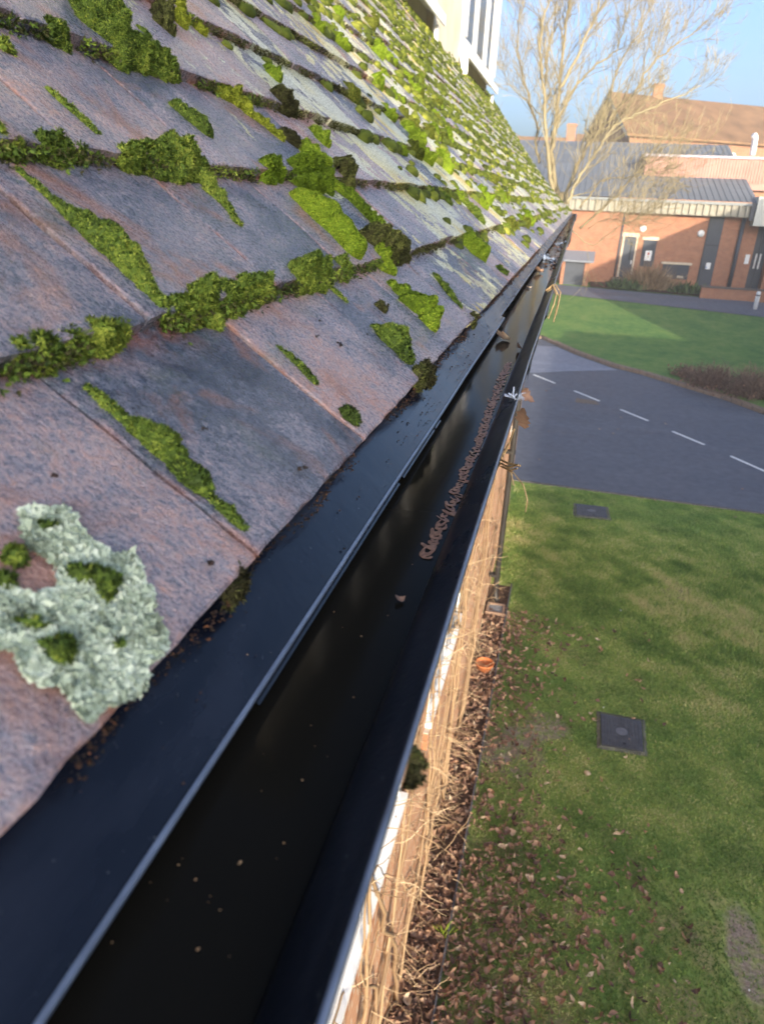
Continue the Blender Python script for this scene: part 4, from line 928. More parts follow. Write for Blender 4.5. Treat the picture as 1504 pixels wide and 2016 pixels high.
# terracotta pot lying at the bed
pc = on_z((953, 1312), .06); tp_ = MB(); ang_ = np.arange(20)*2*np.pi/20
rings = [(.075, 0), (.105, .10), (.115, .10), (.118, .125), (.106, .125), (.092, .06), (.0, .055)]
V = [(pc[0]+r*math.cos(a), pc[1]+r*math.sin(a), z) for r, z in rings for a in ang_]
tp_.add(V, [(i*20+j, i*20+(j+1) % 20, (i+1)*20+(j+1) % 20, (i+1)*20+j) for i in range(6) for j in range(20)])
tag(tp_.build('plant_pot', m_simple('terracotta', (.48, .16, .06), .8, .2, .2, 15), smooth=True), 'low round terracotta pot in the flower bed', 'pot')
for pp, r, lb_ in (((1222, 1201), .035, 'white pebble lying alone on the open grass'), ((1187, 1392), .02, 'small whitish stone on the grass above the near manhole cover'), ((1474, 1950), .02, 'small white stone on the grass at the lower right')):
    c = on_z(pp, .01); V, T = crumb(lq, r); o = link('pebble', fast_mesh('pebble', V, T, np.ones(6), m_white)); o.location = c; md = o.modifiers.new('round', 'SUBSURF'); md.levels = md.render_levels = 2; tag(o, lb_, 'stone')
# grass blades over the near lawn: one mass
M_GRASS = m_tone('grass_blade', [(0, (.10, .18, .04)), (.35, (.21, .34, .075)), (.65, (.36, .46, .11)), (1, (.60, .55, .26))], .8, .2, .3)
q = np.random.default_rng(31); N = 230000
y = 1.4+(e0[1]-.15-1.4)*q.random(N)**.8; x = np.where(y > 9.95, WX+.02, BX+.03)+q.random(N)*(.95+.43*y)
den = SN(2, 2.2, seed=5)(np.stack([x, y], 1)); den2 = SN(2, .8, seed=6)(np.stack([x, y], 1))
bare = np.zeros(N, bool)
for pp, rx, ry in (((1010, 1480), .30, .42), ((1075, 1430), .28, .22), ((1470, 1870), .15, .45)):
    c = on_z(pp, 0); bare |= (((x-c[0])/rx)**2+((y-c[1])/ry)**2+.45*SN(2, 9, seed=51)(np.stack([x, y], 1))+.25*den < .8) & (q.random(N) < .72)
for TLx in (((1179, 1406), (1267, 1484)), ((1132, 993), (1197, 1023))):
    a, b_ = on_z(TLx[0], 0), on_z(TLx[1], 0); bare |= (x > a[0]-.02) & (x < b_[0]+.02) & (y < a[1]+.03) & (y > b_[1]-.02)
keep = ~bare & (q.random(N) < np.clip(.42+.10*y+.10*den, 0, 1)); x, y, den, den2 = x[keep], y[keep], den[keep], den2[keep]
P = np.stack([x, y, 0*x], 1); Nn = np.stack([q.normal(0, .5, len(x)), q.normal(0, .5, len(x)), np.ones(len(x))], 1); Nn /= np.linalg.norm(Nn, axis=1)[:, None]
V, T = blades(P, Nn, .034*(1+.25*den2)*np.clip(.55+.07*y, .5, 1.2), .0032, 1.1, q, 2)
tn = np.clip(.40+.13*den+.13*den2+.14*SN(2, 6, seed=71)(np.stack([x, y], 1))+.12*SN(2, 14, seed=72)(np.stack([x, y], 1))+q.normal(0, .24, len(x))+np.clip((6.8-y)/3, 0, 1)*q.choice([-.28, 0, .30], len(x)), 0, 1); me = fast_mesh('grass', V, T, np.repeat(tn, 10), M_GRASS)
tag(link('grass', me), 'short patchy green lawn grass below the house', 'grass', kind='stuff')
# fallen leaves: the 300 that show largest are single ones, the rest one mass
lm = [leaf_mesh(lq, .085, M_LEAF, t_, curl=.45, lobes=l_, wide=w_) for t_, l_, w_ in ((.42, 4, .28), (.62, 4, .30), (.78, 4, .26), (.90, 2, .16), (.30, 1, .18), (.70, 3, .26), (.55, 1, .15), (.97, 4, .2))]
def leaf_spots(n):
    y = 1.5+7.6*q.random(n*9)**1.35; x = WX+.03+q.random(n*9)**1.7*(2.3)
    c = SN(2, 2.5, seed=8)(np.stack([x, y], 1)); wgt = np.exp(-np.clip(x-BX, 0, 9)/.55)*(.55+.45*np.clip((6.5-y)/2.5, 0, 1))+.55*np.clip((5.4-y)/2.2, 0, 1)*np.exp(-np.clip(x, 0, 9)/1.3)*1.5+.35*((x < BX) & (y < 9))+.025
    k = q.random(n*9) < wgt*(1+.5*c); return np.stack([x[k], y[k]], 1)[:n]
sp_ = leaf_spots(7400); order = np.argsort(sp_[:, 1]+np.where(sp_[:, 0] < BX, 2.0, 0.)); 
for i in order[:300]:
    x, y = sp_[i]
    put_leaf('fallen_leaf', lm[int(q.integers(0, 8))], (x, y, .012+.03*q.random()), (q.normal(0, .7), q.normal(0, .5), q.uniform(0, 6.28)), 'dry brown leaf fallen on the grass at the foot of the house wall', 'leaf', 'fallen leaves below the wall', q.uniform(.5, 1.1))
VV, T2, tn, b0 = [], [], [], 0
for i in order[300:]:
    x, y = sp_[i]; me_v, me_t = leaf_geo(q, .085*q.uniform(.35, 1.05), .5, int(q.integers(1, 6)), q.uniform(.12, .32))
    rot = np.array(Matrix.Rotation(q.uniform(0, 6.28), 3, 'Z') @ Matrix.Rotation(q.normal(0, .75), 3, 'X') @ Matrix.Rotation(q.normal(0, .45), 3, 'Y'))
    VV.append(me_v @ rot.T+[x, y, .01+.03*q.random()]); T2.append(me_t+b0); b0 += len(me_v); tn.append(np.full(len(me_v), np.clip(q.normal(.56, .25), 0, 1)))
tag(link('leaf_litter', fast_mesh('leaf_litter', np.concatenate(VV), np.concatenate(T2), np.concatenate(tn), M_LEAF)), 'scatter of small brown leaves over the bed and the grass', 'leaves', kind='stuff')
for pp in ((1445, 1018), (1290, 985), (1062, 905), (1080, 850), (1215, 845), (1205, 853), (1222, 823), (1180, 845), (1075, 770), (1310, 835), (1460, 963), (1082, 765)):
    c = on_z(pp, .015); put_leaf('fallen_leaf', lm[int(q.integers(0, 4))], c, (0, 0, q.uniform(0, 6)), 'single brown leaf lying on the dark driveway', 'leaf', 'leaves on the driveway', 1.)

# ---- bare climber on the wall
M_VINE = m_tone('bare_vine', [(0, (.12, .075, .045)), (.5, (.34, .235, .14)), (1, (.55, .42, .27))], .85, .15)
def wander(q, p, d, L, n, jit, grav=0):
    P = [np.array(p, float)]; d = np.array(d, float); d /= np.linalg.norm(d)
    for i in range(n):
        d = d+q.normal(0, jit, 3)+[0, 0, grav]; d /= np.linalg.norm(d); P.append(P[-1]+d*L/n)
    return P
q = np.random.default_rng(17); cl = empty('climber_plant', (WX+.05, 4, 0), 'leafless tan climber with woody stems spread over the brick wall below the gutter', 'climber')
tr = MB()
for y in (1.6, 2.1, 2.45, 3.3, 4.3, 5.4, 6.4):
    for k in range(3):
        W_ = np.array(wander(q, (WX+.05, y+q.normal(0, .1), 0), (0, q.normal(0, .5), 1), 3.6, 16, .16)); W_[:, 0] = WX+.03+np.abs(q.normal(0, .015, 17)); tr.tube(W_, np.linspace(.018, .008, 17)*q.uniform(.5, 1.2), 6, q.uniform(.2, .6))
tr.build('stem', M_VINE, cl, smooth=True)
hz = MB(); roots = []
for k in range(150):
    y = q.uniform(.8, 11.5); z = q.uniform(.1, 3.4); P_ = np.array(wander(q, (WX+.02, y, z), (0, q.choice([-1, 1]), q.normal(0, .35)), q.uniform(.5, 1.6), 10, .13)); P_[:, 0] = WX+.012+np.abs(q.normal(0, .012, 11)); P_[:, 2] = np.clip(P_[:, 2], .02, 5); roots += list(P_)
    hz.tube(P_, np.linspace(.007, .003, 11)*q.uniform(.5, 1.3), 4, q.uniform(.2, .9))
roots = np.array(roots); tw = hz
for k in range(230):
    y = abs(q.normal(2.6, 1.6))+1.0 if k < 210 else q.uniform(5, 8); z = q.uniform(.3, 3.0)*(1 if y < 6 else .6); L = q.uniform(.08, .42)
    rt = roots[np.argmin(((roots-[WX, y, z])**2).sum(1))]; P_ = wander(q, rt, (1, q.normal(0, .5), q.normal(.15, .5)), L, 7, .22, -.03); tw.tube(P_, np.linspace(.0040, .0012, 8)*q.uniform(.4, 1.2), 4, q.uniform(.0, 1))
    for j in range(int(q.integers(1, 5))):
        i = int(q.integers(2, 7)); tw.tube(wander(q, P_[i], (1, q.normal(0, .9), q.normal(0, .7)), L*q.uniform(.2, .5), 4, .25), np.linspace(.0024, .0010, 5), 3, q.uniform(.1, 1))
hz.build('creeping_stem', M_VINE, cl)
# grass tuft in the bed
t = MB()
for k in range(22):
    c = on_z((872, 1840), 0)+np.append(q.normal(0, .02, 2), 0); d = q.normal(0, .6, 3); d[2] = 1; t.tube(wander(q, c, d, q.uniform(.06, .14), 4, .12, -.08), np.linspace(.003, .001, 5), 3, .7)
tag(t.build('grass_tuft', M_BRIGHT), 'tall pale green grass tuft in the leaf litter at the foot of the climber', 'plant')

# ================================================================== THE FAR BUILDING ACROSS THE LAWN
FY = 46.0; GZ = float(terr(FY))+.12
m_fbrick = m_brick('far_brick', (.46, .19, .10), (.36, .14, .08), (.42, .32, .24), axis='x')
m_grey = m_simple('dark_grey_paint', (.045, .055, .075), .5, .4, .15, 3)
m_clad = m_simple('beige_cladding', (.32, .30, .25), .7, .2, .15, 2)
m_pink = m_simple('pink_cladding', (.40, .22, .18), .6, .3, .12, 1.5)
m_sheet = m_simple('blue_grey_sheet', (.15, .165, .185), .75, .3, .15, .6)
m_pale = m_simple('pale_concrete', (.60, .52, .40), .8, .2, .15, 6)
annex = empty('brick_annex', (4, FY, GZ), 'single storey brick building with grey metal roof and pink upper cladding across the lawn', 'building')
def fx(px, py=500): return float(on_y((px, py), FY)[0])
wl = MB(); wl.box(-9, 9.72, FY, FY+14, GZ-1.2, 5.25); wl.box(9.72, 10.5, FY+.5, FY+14, GZ-1.2, 5.25); wl.box(10.5, 16, FY-.2, FY+14, GZ-1.2, 5.25)
wl.build('wall', m_fbrick, annex)
ml = MB().box(-9, 2.45, FY-.28, FY, GZ-1.2, 5.12); ml.build('wall', m_fbrick, annex)
# ribbed fascia
def ribbed(mb, p0, p1, z0, z1, pitch, dep, thick=.02):
    p0, p1 = np.array(p0, float), np.array(p1, float); L = np.linalg.norm(p1-p0); d = (p1-p0)/L; nn = np.array([d[1], -d[0]])
    n = int(L/pitch); pts = []
    for i in range(n):
        for t, o in ((0, 0), (.5, 0), (.58, dep), (.92, dep)): pts.append(p0+d*(i+t)*pitch+nn*o)
    V = [(p[0], p[1], z) for p in pts for z in (z0, z1)]; m = len(pts)
    mb.add(V, [(2*i, 2*i+2, 2*i+3, 2*i+1) for i in range(m-1)])
fa = MB(); fa.box(-9.1, 9.12, FY-.55, FY+.2, 5.14, 5.86); fo = fa.build('fascia', m_clad, annex)
rb = MB(); ribbed(rb, (-9.1, FY-.556), (9.1, FY-.556), 5.19, 5.72, .36, .11); rb.build('fascia_ribs', m_clad, fo)
MB().box(-9.15, 9.16, FY-.72, FY-.55, 5.72, 5.86).build('roof_gutter', m_simple('grey_gutter', (.20, .22, .23), .5), fo)
# sloping sheet roof with standing ribs
k = math.tan(R(15)); rs_ = MB()
rs_.add([(-9.2, FY-.6, 5.9), (9.3, FY-.6, 5.9), (9.3, FY+13, 5.9+13.6*k), (-9.2, FY+13, 5.9+13.6*k)], [(0, 1, 2, 3)])
i = 0; x = -9.1
while x < 9.2:
    rs_.add([(x, FY-.6, 5.9), (x+.02, FY-.6, 5.93), (x+.06, FY-.6, 5.93), (x+.08, FY-.6, 5.9), (x, FY+13, 5.9+13.6*k), (x+.02, FY+13, 5.93+13.6*k), (x+.06, FY+13, 5.93+13.6*k), (x+.08, FY+13, 5.9+13.6*k)], [(0, 1, 5, 4), (1, 2, 6, 5), (2, 3, 7, 6)]); x += .33
rs_.build('roof', m_sheet, annex)
cy = 50.2; cl_ = MB(); cl_.box(3.5, 20, cy, cy+5, 6.6, 8.25); co_ = cl_.build('clerestory', m_pink, annex)
rb = MB(); ribbed(rb, (3.5, cy-.004), (20, cy-.004), 6.95, 8.22, .16, .05); rb.build('clerestory_ribs', m_pink, co_)
MB().box(3.4, 20.1, cy-.12, cy+5.1, 8.25, 8.37).build('capping', m_simple('lilac_capping', (.42, .38, .45), .5), co_)
MB().box(9.2, 16.5, FY-.9, FY+.5, 4.75, 6.2).build('end_panel', m_simple('pale_panel', (.52, .52, .48), .6), annex)
MB().box(8.98, 9.19, FY-.75, FY-.56, 5.0, 5.9).build('corner_post', m_grey, annex)
# doors, louvres, lamps
def flat(name, x0, x1, z0, z1, mat, y0=-.04, y1=.02, parent=annex): return MB().box(x0, x1, FY+y0, FY+y1, z0, z1).build(name, mat, parent)
dz = GZ+.35
df = MB(); df.box(2.66, 2.76, FY-.07, FY+.02, dz, 3.86).box(3.42, 3.50, FY-.07, FY+.02, dz, 3.86).box(2.60, 3.56, FY-.08, FY+.02, 3.861, 4.06)
d1 = flat('door', 2.77, 3.41, dz, 3.85, m_grey); MB().box(3.14, 3.22, FY-.055, FY-.041, dz+.95, 3.62).build('vision_panel', m_glass, d1)
df.build('door_frame', m_pale, d1); MB().box(3.30, 3.36, FY-.09, FY-.042, dz+.75, dz+.95).build('handle', m_white, d1)
flat('step', 2.4, 3.9, GZ-.2, dz-.02, m_simple('step_stone', (.16, .13, .11), .8), -.6, 0)
def louvre(x0, x1, z0, z1, n, label=None):
    f = MB(); f.box(x0, x1, FY-.02, FY+.02, z0, z1); o = f.build('louvre', m_grey, annex); s_ = MB()
    for i in range(n):
        z = z0+(z1-z0)*(i+.2)/n; s_.add([(x0+.03, FY-.022, z+.06), (x1-.03, FY-.022, z+.06), (x1-.03, FY-.08, z), (x0+.03, FY-.08, z), (x0+.03, FY-.08, z+.015), (x1-.03, FY-.08, z+.015), (x0+.03, FY-.022, z+.075), (x1-.03, FY-.022, z+.075)], [(0, 1, 2, 3), (3, 2, 5, 4), (4, 5, 7, 6)])
    s_.build('slats', m_simple('louvre_grey', (.075, .085, .105), .5), o); return o
l1 = louvre(3.82, 4.56, 2.28, 3.72, 13); MB().box(3.74, 4.64, FY-.05, FY+.02, 3.73, 3.90).build('lintel', m_pale, l1)
def poster(x0, x1, z0, z1, y, parent, marks):
    o = MB().box(x0, x1, FY+y-.012, FY+y, z0, z1).build('notice', m_white, parent)
    for j, (a, b_, c_, d_, mt) in enumerate(marks): MB().box(x0+(x1-x0)*a, x0+(x1-x0)*b_, FY+y-.016, FY+y-.0125, z0+(z1-z0)*c_, z0+(z1-z0)*d_).build('print', mt, o)
m_red = m_simple('red_print', (.5, .12, .08), .6); m_blue = m_simple('blue_print', (.08, .2, .5), .6)
poster(4.02, 4.38, 2.62, 3.16, -.09, l1, ((.35, .65, .58, .82, m_red), (.38, .62, .28, .50, m_pale)))
l2 = louvre(5.10, 6.56, GZ+.42, 2.50, 9); MB().box(5.0, 6.66, FY-.12, FY+.02, 2.50, 2.62).build('lintel', m_pale, l2)
for x in (5.55, 6.15): MB().box(x-.16, x+.16, FY-.13, FY-.09, GZ+.50, GZ+.62).build('label_plate', m_pale, l2)
td = flat('tall_door', 7.16, 7.88, GZ-.02, 5.13, m_grey, -.02, .02); MB().box(7.17, 7.87, FY-.03, FY-.021, 3.60, 3.66).box(7.10, 7.157, FY-.05, FY+.02, GZ, 5.13).build('panel_joint', m_simple('door_joint', (.02, .025, .035), .5), td)
poster(7.42, 7.66, 2.35, 2.70, -.03, td, ((.0, .25, .15, .35, m_blue),)); MB().box(7.26, 7.32, FY-.08, FY-.022, 2.3, 2.55).build('handle', m_blk, td)
for px_, py_ in ((1265, 450), (1379, 460)):
    c = on_y((px_, py_), FY-.03); a = np.arange(18)*2*np.pi/18; lm_ = MB(); V = []
    for r, y in ((.19, .02), (.19, -.03), (.16, -.08), (.09, -.12), (.0, -.13)): V += [(c[0]+r*math.cos(t_), FY+y, c[2]+r*math.sin(t_)) for t_ in a]
    lm_.add(V, [(i*18+j, (i+1)*18+j, (i+1)*18+(j+1) % 18, i*18+(j+1) % 18) for i in range(4) for j in range(18)]); lm_.build('wall_lamp', m_white, annex, smooth=True)
for x, rr in ((8.86, .11), (2.52, .07)): MB().tube([(x, FY-.12, 5.14), (x, FY-.12, GZ-.1)], rr, 10).build('downpipe', m_grey, annex, smooth=True)
for a, b_ in ((9.74, 10.10), (10.12, 10.48)):
    o = MB().box(a, b_, FY+.40, FY+.48, GZ-.2, 4.9).build('door', m_grey, annex); x = b_-.1 if a < 9.9 else a+.1
    MB().tube([(x, FY+.33, 2.5), (x, FY+.33, 3.3)], .05, 6).build('pull_handle', m_white, o)
MB().box(9.38, 9.60, FY-.05, FY+.02, 2.75, 3.25).build('sign_plate', m_white, annex); MB().box(10.75, 11.45, FY-.26, FY-.21, 2.75, 3.3).build('sign_plate', m_white, annex)
MB().tube([on_y((1480, 306), 53), on_y((1486, 272), 53), on_y((1484, 266), 52.8)], .17, 10).build('flue_pipe', m_white, annex, smooth=True)
# brick bin store beside it
ks = empty('bin_store', (.3, FY-1, GZ-.1), 'small brick store with dark double doors and sloping grey slab roof', 'shed')
MB().box(-.55, -.36, FY-1.5, FY-.3, GZ-.6, 2.42).build('wall', m_fbrick, ks); MB().box(.74, 1.05, FY-1.5, FY-.3, GZ-.6, 2.42).build('wall', m_fbrick, ks)
MB().box(-.36, .74, FY-1.42, FY-1.36, GZ-.5, 2.40).build('door', m_grey, ks)
MB().add([(-.75, FY-1.75, 2.42), (1.2, FY-1.75, 2.42), (1.25, FY-.3, 2.86), (-.75, FY-.3, 2.86), (-.75, FY-1.75, 2.52), (1.2, FY-1.75, 2.52), (1.25, FY-.3, 2.96), (-.75, FY-.3, 2.96)], [(0, 1, 5, 4), (1, 2, 6, 5), (4, 5, 6, 7), (3, 0, 4, 7), (0, 3, 2, 1)]).build('roof', m_simple('slab_grey', (.20, .22, .26), .7), ks)
# path, low wall, bollard, plants
m_path = asphalt('path_asphalt', 1.2); PV = [(-9, 42.5), (-.87, 41.6), (9.5, 39.4), (22, 37.), (22, 41.2), (9.5, 43.1), (-.87, 44.2), (-9, 44.9)]
tag(MB().add([(x, y, float(terr(y))+.125) for x, y in PV], [tuple(range(8))]).build('path', m_path), kind='structure')
bs = MB(); bs.add([(x, y, float(terr(y))+.16) for x, y in ((1.2, 44.1), (10, 43.2), (10, 46), (1.2, 46))], [(0, 1, 2, 3)]); tag(bs.build('planting_bed', m_soil), kind='structure')
lw = empty('low_wall', (9.5, 43.3, 1.1), 'low brick retaining wall with coping in front of the brick building', 'wall')
MB().box(7.0, 16, 43.15, 43.40, .8, GZ+.32).build('brickwork', m_fbrick, lw); MB().box(6.95, 16, 43.1, 43.45, GZ+.32, GZ+.40).build('coping', m_simple('dark_coping', (.12, .10, .09), .8), lw)
bo = on_y((1486, 604), 41.2); t = MB(); zb = float(terr(41.2)); t.tube([(bo[0], 41.2, zb), (bo[0], 41.2, zb+.92), (bo[0], 41.2, zb+1.0)], [.11, .11, .07], 12)
bl_ = empty('bollard', (bo[0], 41.2, zb), 'white round bollard at the right end of the path', 'bollard'); t.build('post', m_white, bl_, smooth=True); MB().tube([(bo[0], 41.2, zb+.78), (bo[0], 41.2, zb+.84)], .114, 12).build('band', m_grey, bl_)
M_ORN = m_tone('tan_grass', [(0, (.16, .10, .05)), (.5, (.34, .23, .13)), (1, (.52, .40, .26))], .9, .1, .2); M_SHRUB = m_tone('green_leaves', [(0, (.02, .045, .015)), (.5, (.06, .11, .03)), (1, (.15, .20, .07))], .6, .4, .2)
def tuft(name, c, n, h, sp, mat, label, wdt=.02, seed=1):
    q = np.random.default_rng(seed); P = np.array(c)+np.stack([q.normal(0, sp, n), q.normal(0, sp*.7, n), 0*q.random(n)], 1)
    N = np.stack([(P[:, 0]-c[0])/sp*.35+q.normal(0, .15, n), q.normal(0, .3, n), np.ones(n)], 1); N /= np.linalg.norm(N, axis=1)[:, None]
    V, T = blades(P, N, h*q.uniform(.5, 1.1, n), wdt, .25, q, 1, .5); o = link(name, fast_mesh(name, V, T, np.repeat(np.clip(q.normal(.5, .22, n), 0, 1), 5), mat)); return tag(o, label, 'plant')
for (px_, py_), n, h, sp, lb_ in (((1272, 566), 900, 1.5, .38, 'tall tan ornamental grass clump below the louvre'), ((1300, 570), 500, .95, .30, 'lower reddish tan grass clump right of the tall one')):
    c = on_y((px_, py_), 44.6); tuft('ornamental_grass', (c[0], 44.6, float(terr(44.6))+.15), n, h, sp, M_ORN, lb_, .016, px_)
for (px_, py_), n, h, sp, lb_ in (((1222, 572), 160, .4, .25, 'dark green low shrub left of the tan grass'), ((1248, 570), 220, .5, .3, 'leafy green plant clump at the path edge before the tall grass'), ((1352, 583), 300, .6, .4, 'leafy green plant clump at the left end of the low wall'), ((1225, 556), 260, .6, .3, 'dark bush below the white framed door')):
    c = on_y((px_, py_), 44.2); tuft('green_plant', (c[0], 44.2, float(terr(44.2))+.15), n, h, sp, M_SHRUB, lb_, .05, px_)

# ================================================================== BIG HOUSE AND HOUSES BEYOND
m_clay = m_simple('old_clay_roof', (.20, .115, .06), .85, .2, .35, .5); m_gbrick = m_brick('house_brick', (.42, .19, .10), (.34, .15, .09), (.38, .28, .2), axis='x')
def house(name, A, wv, dv, L, z0, ze, zr, label, chim=(), over=.5):
    """A near corner, wv across the gable, dv along the ridge"""
    A, wv, dv = np.array(A, float), np.array(wv, float), np.array(dv, float); dv /= np.linalg.norm(dv); wd = np.linalg.norm(wv); wn = wv/wd
    hs = empty(name, (A[0], A[1], z0), label, 'building'); P = lambda a, b_, z: (*(A+wn*a+dv*b_), z)
    m = MB(); m.add([P(0, 0, z0), P(wd, 0, z0), P(wd, 0, ze), P(wd/2, 0, zr), P(0, 0, ze), P(0, L, z0), P(wd, L, z0), P(wd, L, ze), P(wd/2, L, zr), P(0, L, ze)], [(0, 1, 2, 3, 4), (5, 9, 8, 7, 6), (0, 4, 9, 5), (1, 6, 7, 2)]); m.build('wall', m_gbrick, hs)
    sl_ = (zr-ze)/(wd/2); r = MB()
    for sg in (0, 1):
        e = -over if sg == 0 else wd+over; ze2 = ze-over*sl_
        a = [P(e, -over, ze2+.1), P(e, L+over, ze2+.1), P(wd/2, L+over, zr+.1), P(wd/2, -over, zr+.1)]; b_ = [(x, y, z+.18) for x, y, z in a]
        r.add(a+b_, [(0, 1, 2, 3), (4, 5, 6, 7), (0, 1, 5, 4), (1, 2, 6, 5), (3, 0, 4, 7)])
    ro = r.build('roof', m_clay, hs); bb = MB()
    for e in (-over, wd+over): bb.add([P(e, -over-.02, ze-over*sl_-.1), P(e, -over-.02, ze-over*sl_+.28), P(wd/2, -over-.02, zr+.28), P(wd/2, -over-.02, zr-.15)], [(0, 1, 2, 3)])
    bb.build('bargeboard', m_simple('pale_board', (.55, .50, .46), .7), ro)
    for t_, hgt, cw in chim:
        c = A+wn*wd/2+dv*t_; ch = MB().box(c[0]-cw, c[0]+cw, c[1]-cw, c[1]+cw, zr-1, zr+hgt).box(c[0]-cw*1.2, c[0]+cw*1.2, c[1]-cw*1.2, c[1]+cw*1.2, zr+hgt-.35, zr+hgt-.1); co = ch.build('chimney', m_gbrick, ro)
    return hs, P
hs, P = house('gabled_house', (3.4, 73), (-3.8, 14), (.85, .527), 46, 3, 11.15, 14.9, 'large brick house with long brown clay roof and a chimney rising behind the metal roof', ((5.0, 1.3, .45),))
nrm2 = np.array([.527, -.85])
for b_, w_, h0, h1 in ((6.2, .65, 9.2, 10.5), (11.2, .5, 9.3, 10.3), (16.2, .6, 9.3, 10.2), (20.5, .8, 9.3, 10.2), (26, .7, 9.3, 10.2)):
    c = np.array(P(0, b_, 0)[:2]); d_ = np.array([.85, .527]); o = nrm2*.04
    v = [(*(c+d_*s_+o), z) for s_, z in ((-w_, h0), (w_, h0), (w_, h1-.3), (w_*.6, h1), (-w_*.6, h1), (-w_, h1-.3))]; wf = MB().add(v, [tuple(range(6))]).build('window', m_white, hs)
    for s0, s1 in ((-w_*.75, -w_*.1), (w_*.1, w_*.75)): MB().add([(*(c+d_*s_+o*1.5), z) for s_, z in ((s0, h0+.35), (s1, h0+.35), (s1, h1-.45), (s0, h1-.45))], [(0, 1, 2, 3)]).build('pane', m_glass, wf)
gd = np.array([-3.8, 14])/np.hypot(3.8, 14); gn = np.array([-gd[1], gd[0]])
gn = gn if gn[1] < 0 or gn[0] < 0 else -gn
for a_ in (3.2, 6.0):
    c = np.array(P(a_, 0, 0)[:2])+gn*.06; wf = MB().add([(*(c+gd*s_), z) for s_, z in ((-1, 8.2), (1, 8.2), (1, 10.4), (-1, 10.4))], [(0, 1, 2, 3)]).build('window', m_white, hs)
    for s0, s1 in ((-.85, -.1), (.1, .85)): MB().add([(*(c+gn*.03+gd*s_), z) for s_, z in ((s0, 8.4), (s1, 8.4), (s1, 10.2), (s0, 10.2))], [(0, 1, 2, 3)]).build('pane', m_glass, wf)
house('distant_house', (-12, 108), (0, 9), (1, .1), 13, 3, 9.4, 13.4, 'distant red brick house with clay roof seen behind the bare tree', ((9.5, 2.0, .6),))
house('distant_house', (-1.5, 118), (0, 9), (1, .05), 9, 3, 10.6, 14.6, 'small distant brick house between the bare tree and the large house', ((5, 1.8, .5),))

# ================================================================== BARE TREE
M_BARK = m_tone('bark', [(0, (.15, .12, .07)), (.5, (.26, .215, .125)), (1, (.37, .32, .20))], .9, .1)
TY = 36.; q = np.random.default_rng(77); tree = empty('bare_tree', (-1.2, TY, float(terr(TY))), 'tall leafless multi stemmed tree standing behind the end of the roof', 'tree')
z1 = lambda *p: [(900+a/2.49, b_/2.49) for a, b_ in p]
stems = [(z1((470, 980), (445, 740), (430, 560), (420, 400), (402, 200), (440, 0), (450, -160)), .15, 0), (z1((500, 1000), (458, 760), (488, 600), (500, 420), (530, 200), (545, 0), (560, -150)), .17, .3),
         (z1((495, 440), (590, 280), (640, 150), (700, 0), (740, -110)), .11, -.6), (z1((400, 800), (388, 730), (395, 620), (340, 450), (290, 250), (300, 100), (330, -30)), .10, .8),
         (z1((520, 1010), (540, 930), (600, 780), (680, 650), (770, 560), (880, 430), (960, 300), (1100, 200), (1230, 100)), .13, -1.0), (z1((540, 1000), (565, 930), (640, 800), (760, 620), (870, 560), (1020, 500), (1190, 420)), .12, -1.6),
         (z1((480, 660), (560, 450), (660, 330), (780, 250), (820, 120), (870, -60)), .10, 1.), (z1((430, 420), (430, 300), (470, 150), (490, -40)), .09, 1.2), (z1((405, 560), (330, 480), (250, 420), (190, 300)), .05, 1.4),
         (z1((600, 1120), (700, 1040), (780, 960), (860, 860), (930, 840), (990, 830)), .09, -2.2), (z1((600, 1020), (700, 880), (900, 860), (1050, 840)), .06, -1.6), (z1((700, 640), (740, 470), (800, 290), (900, 150), (960, 0)), .09, -.4),
         (z1((560, 1130), (660, 1210), (760, 1130), (830, 1090), (900, 1060)), .05, -2.6), (z1((640, 1120), (720, 1070), (830, 1090)), .035, -2.4)]
br_, twg = MB(), MB(); cnt = 0
def grow(p, d, L, r, lev):
    global cnt
    n = 4 if lev < 3 else 3; P_ = wander(q, p, d, L, n, .10 if lev < 2 else .13, .05); P_ = np.array(P_)
    (br_ if lev < 2 else twg).tube(P_, np.linspace(r, max(r*.45, .0045), n+1), 5 if lev < 2 else 3, float(np.clip(q.normal(.55, .2), 0, 1)), cap=False); cnt += 1
    if lev >= 4: return
    for j in range(int(q.integers(2, 4))):
        i = int(q.integers(1, n+1)); dd = P_[i]-P_[i-1]; dd /= np.linalg.norm(dd); a = q.normal(size=3); a -= dd*(a @ dd); a /= np.linalg.norm(a)
        grow(P_[i], dd+a*q.uniform(.35, .75)+[0, 0, .15], L*q.uniform(.45, .75), max(r*.5, .0055), lev+1)
tk = MB()
for pts, r, off in stems:
    W_ = np.array([on_y(p_, TY+off+.4*off*i/len(pts)) for i, p_ in enumerate(pts)])
    # resample smoothly
    t_ = np.linspace(0, len(W_)-1, 4*len(W_)); W2 = np.stack([np.interp(t_, range(len(W_)), W_[:, k]) for k in range(3)], 1); W2[1:-1] = (W2[:-2]+2*W2[1:-1]+W2[2:])/4+q.normal(0, .03, (len(W2)-2, 3))
    r *= .62; rad = np.linspace(r, r*.25, len(W2)); tk.tube(W2, rad, 8, float(np.clip(q.normal(.6, .15), 0, 1)))
    for i in range(2, len(W2)):
        for rep in range(3 if i > len(W2)*.3 else 1):
            if q.random() < .74:
                d = W2[i]-W2[i-1]; d /= np.linalg.norm(d)+1e-9; a = q.normal(size=3)*[1, .8, 1]; a -= d*(a @ d); a /= np.linalg.norm(a); f_ = i/len(W2)
                grow(W2[i], d*.9+[0, 0, .2]+a*q.uniform(.3, .8), q.uniform(.9, 2.0)*(1.15-.4*f_), rad[i]*.34, 1)
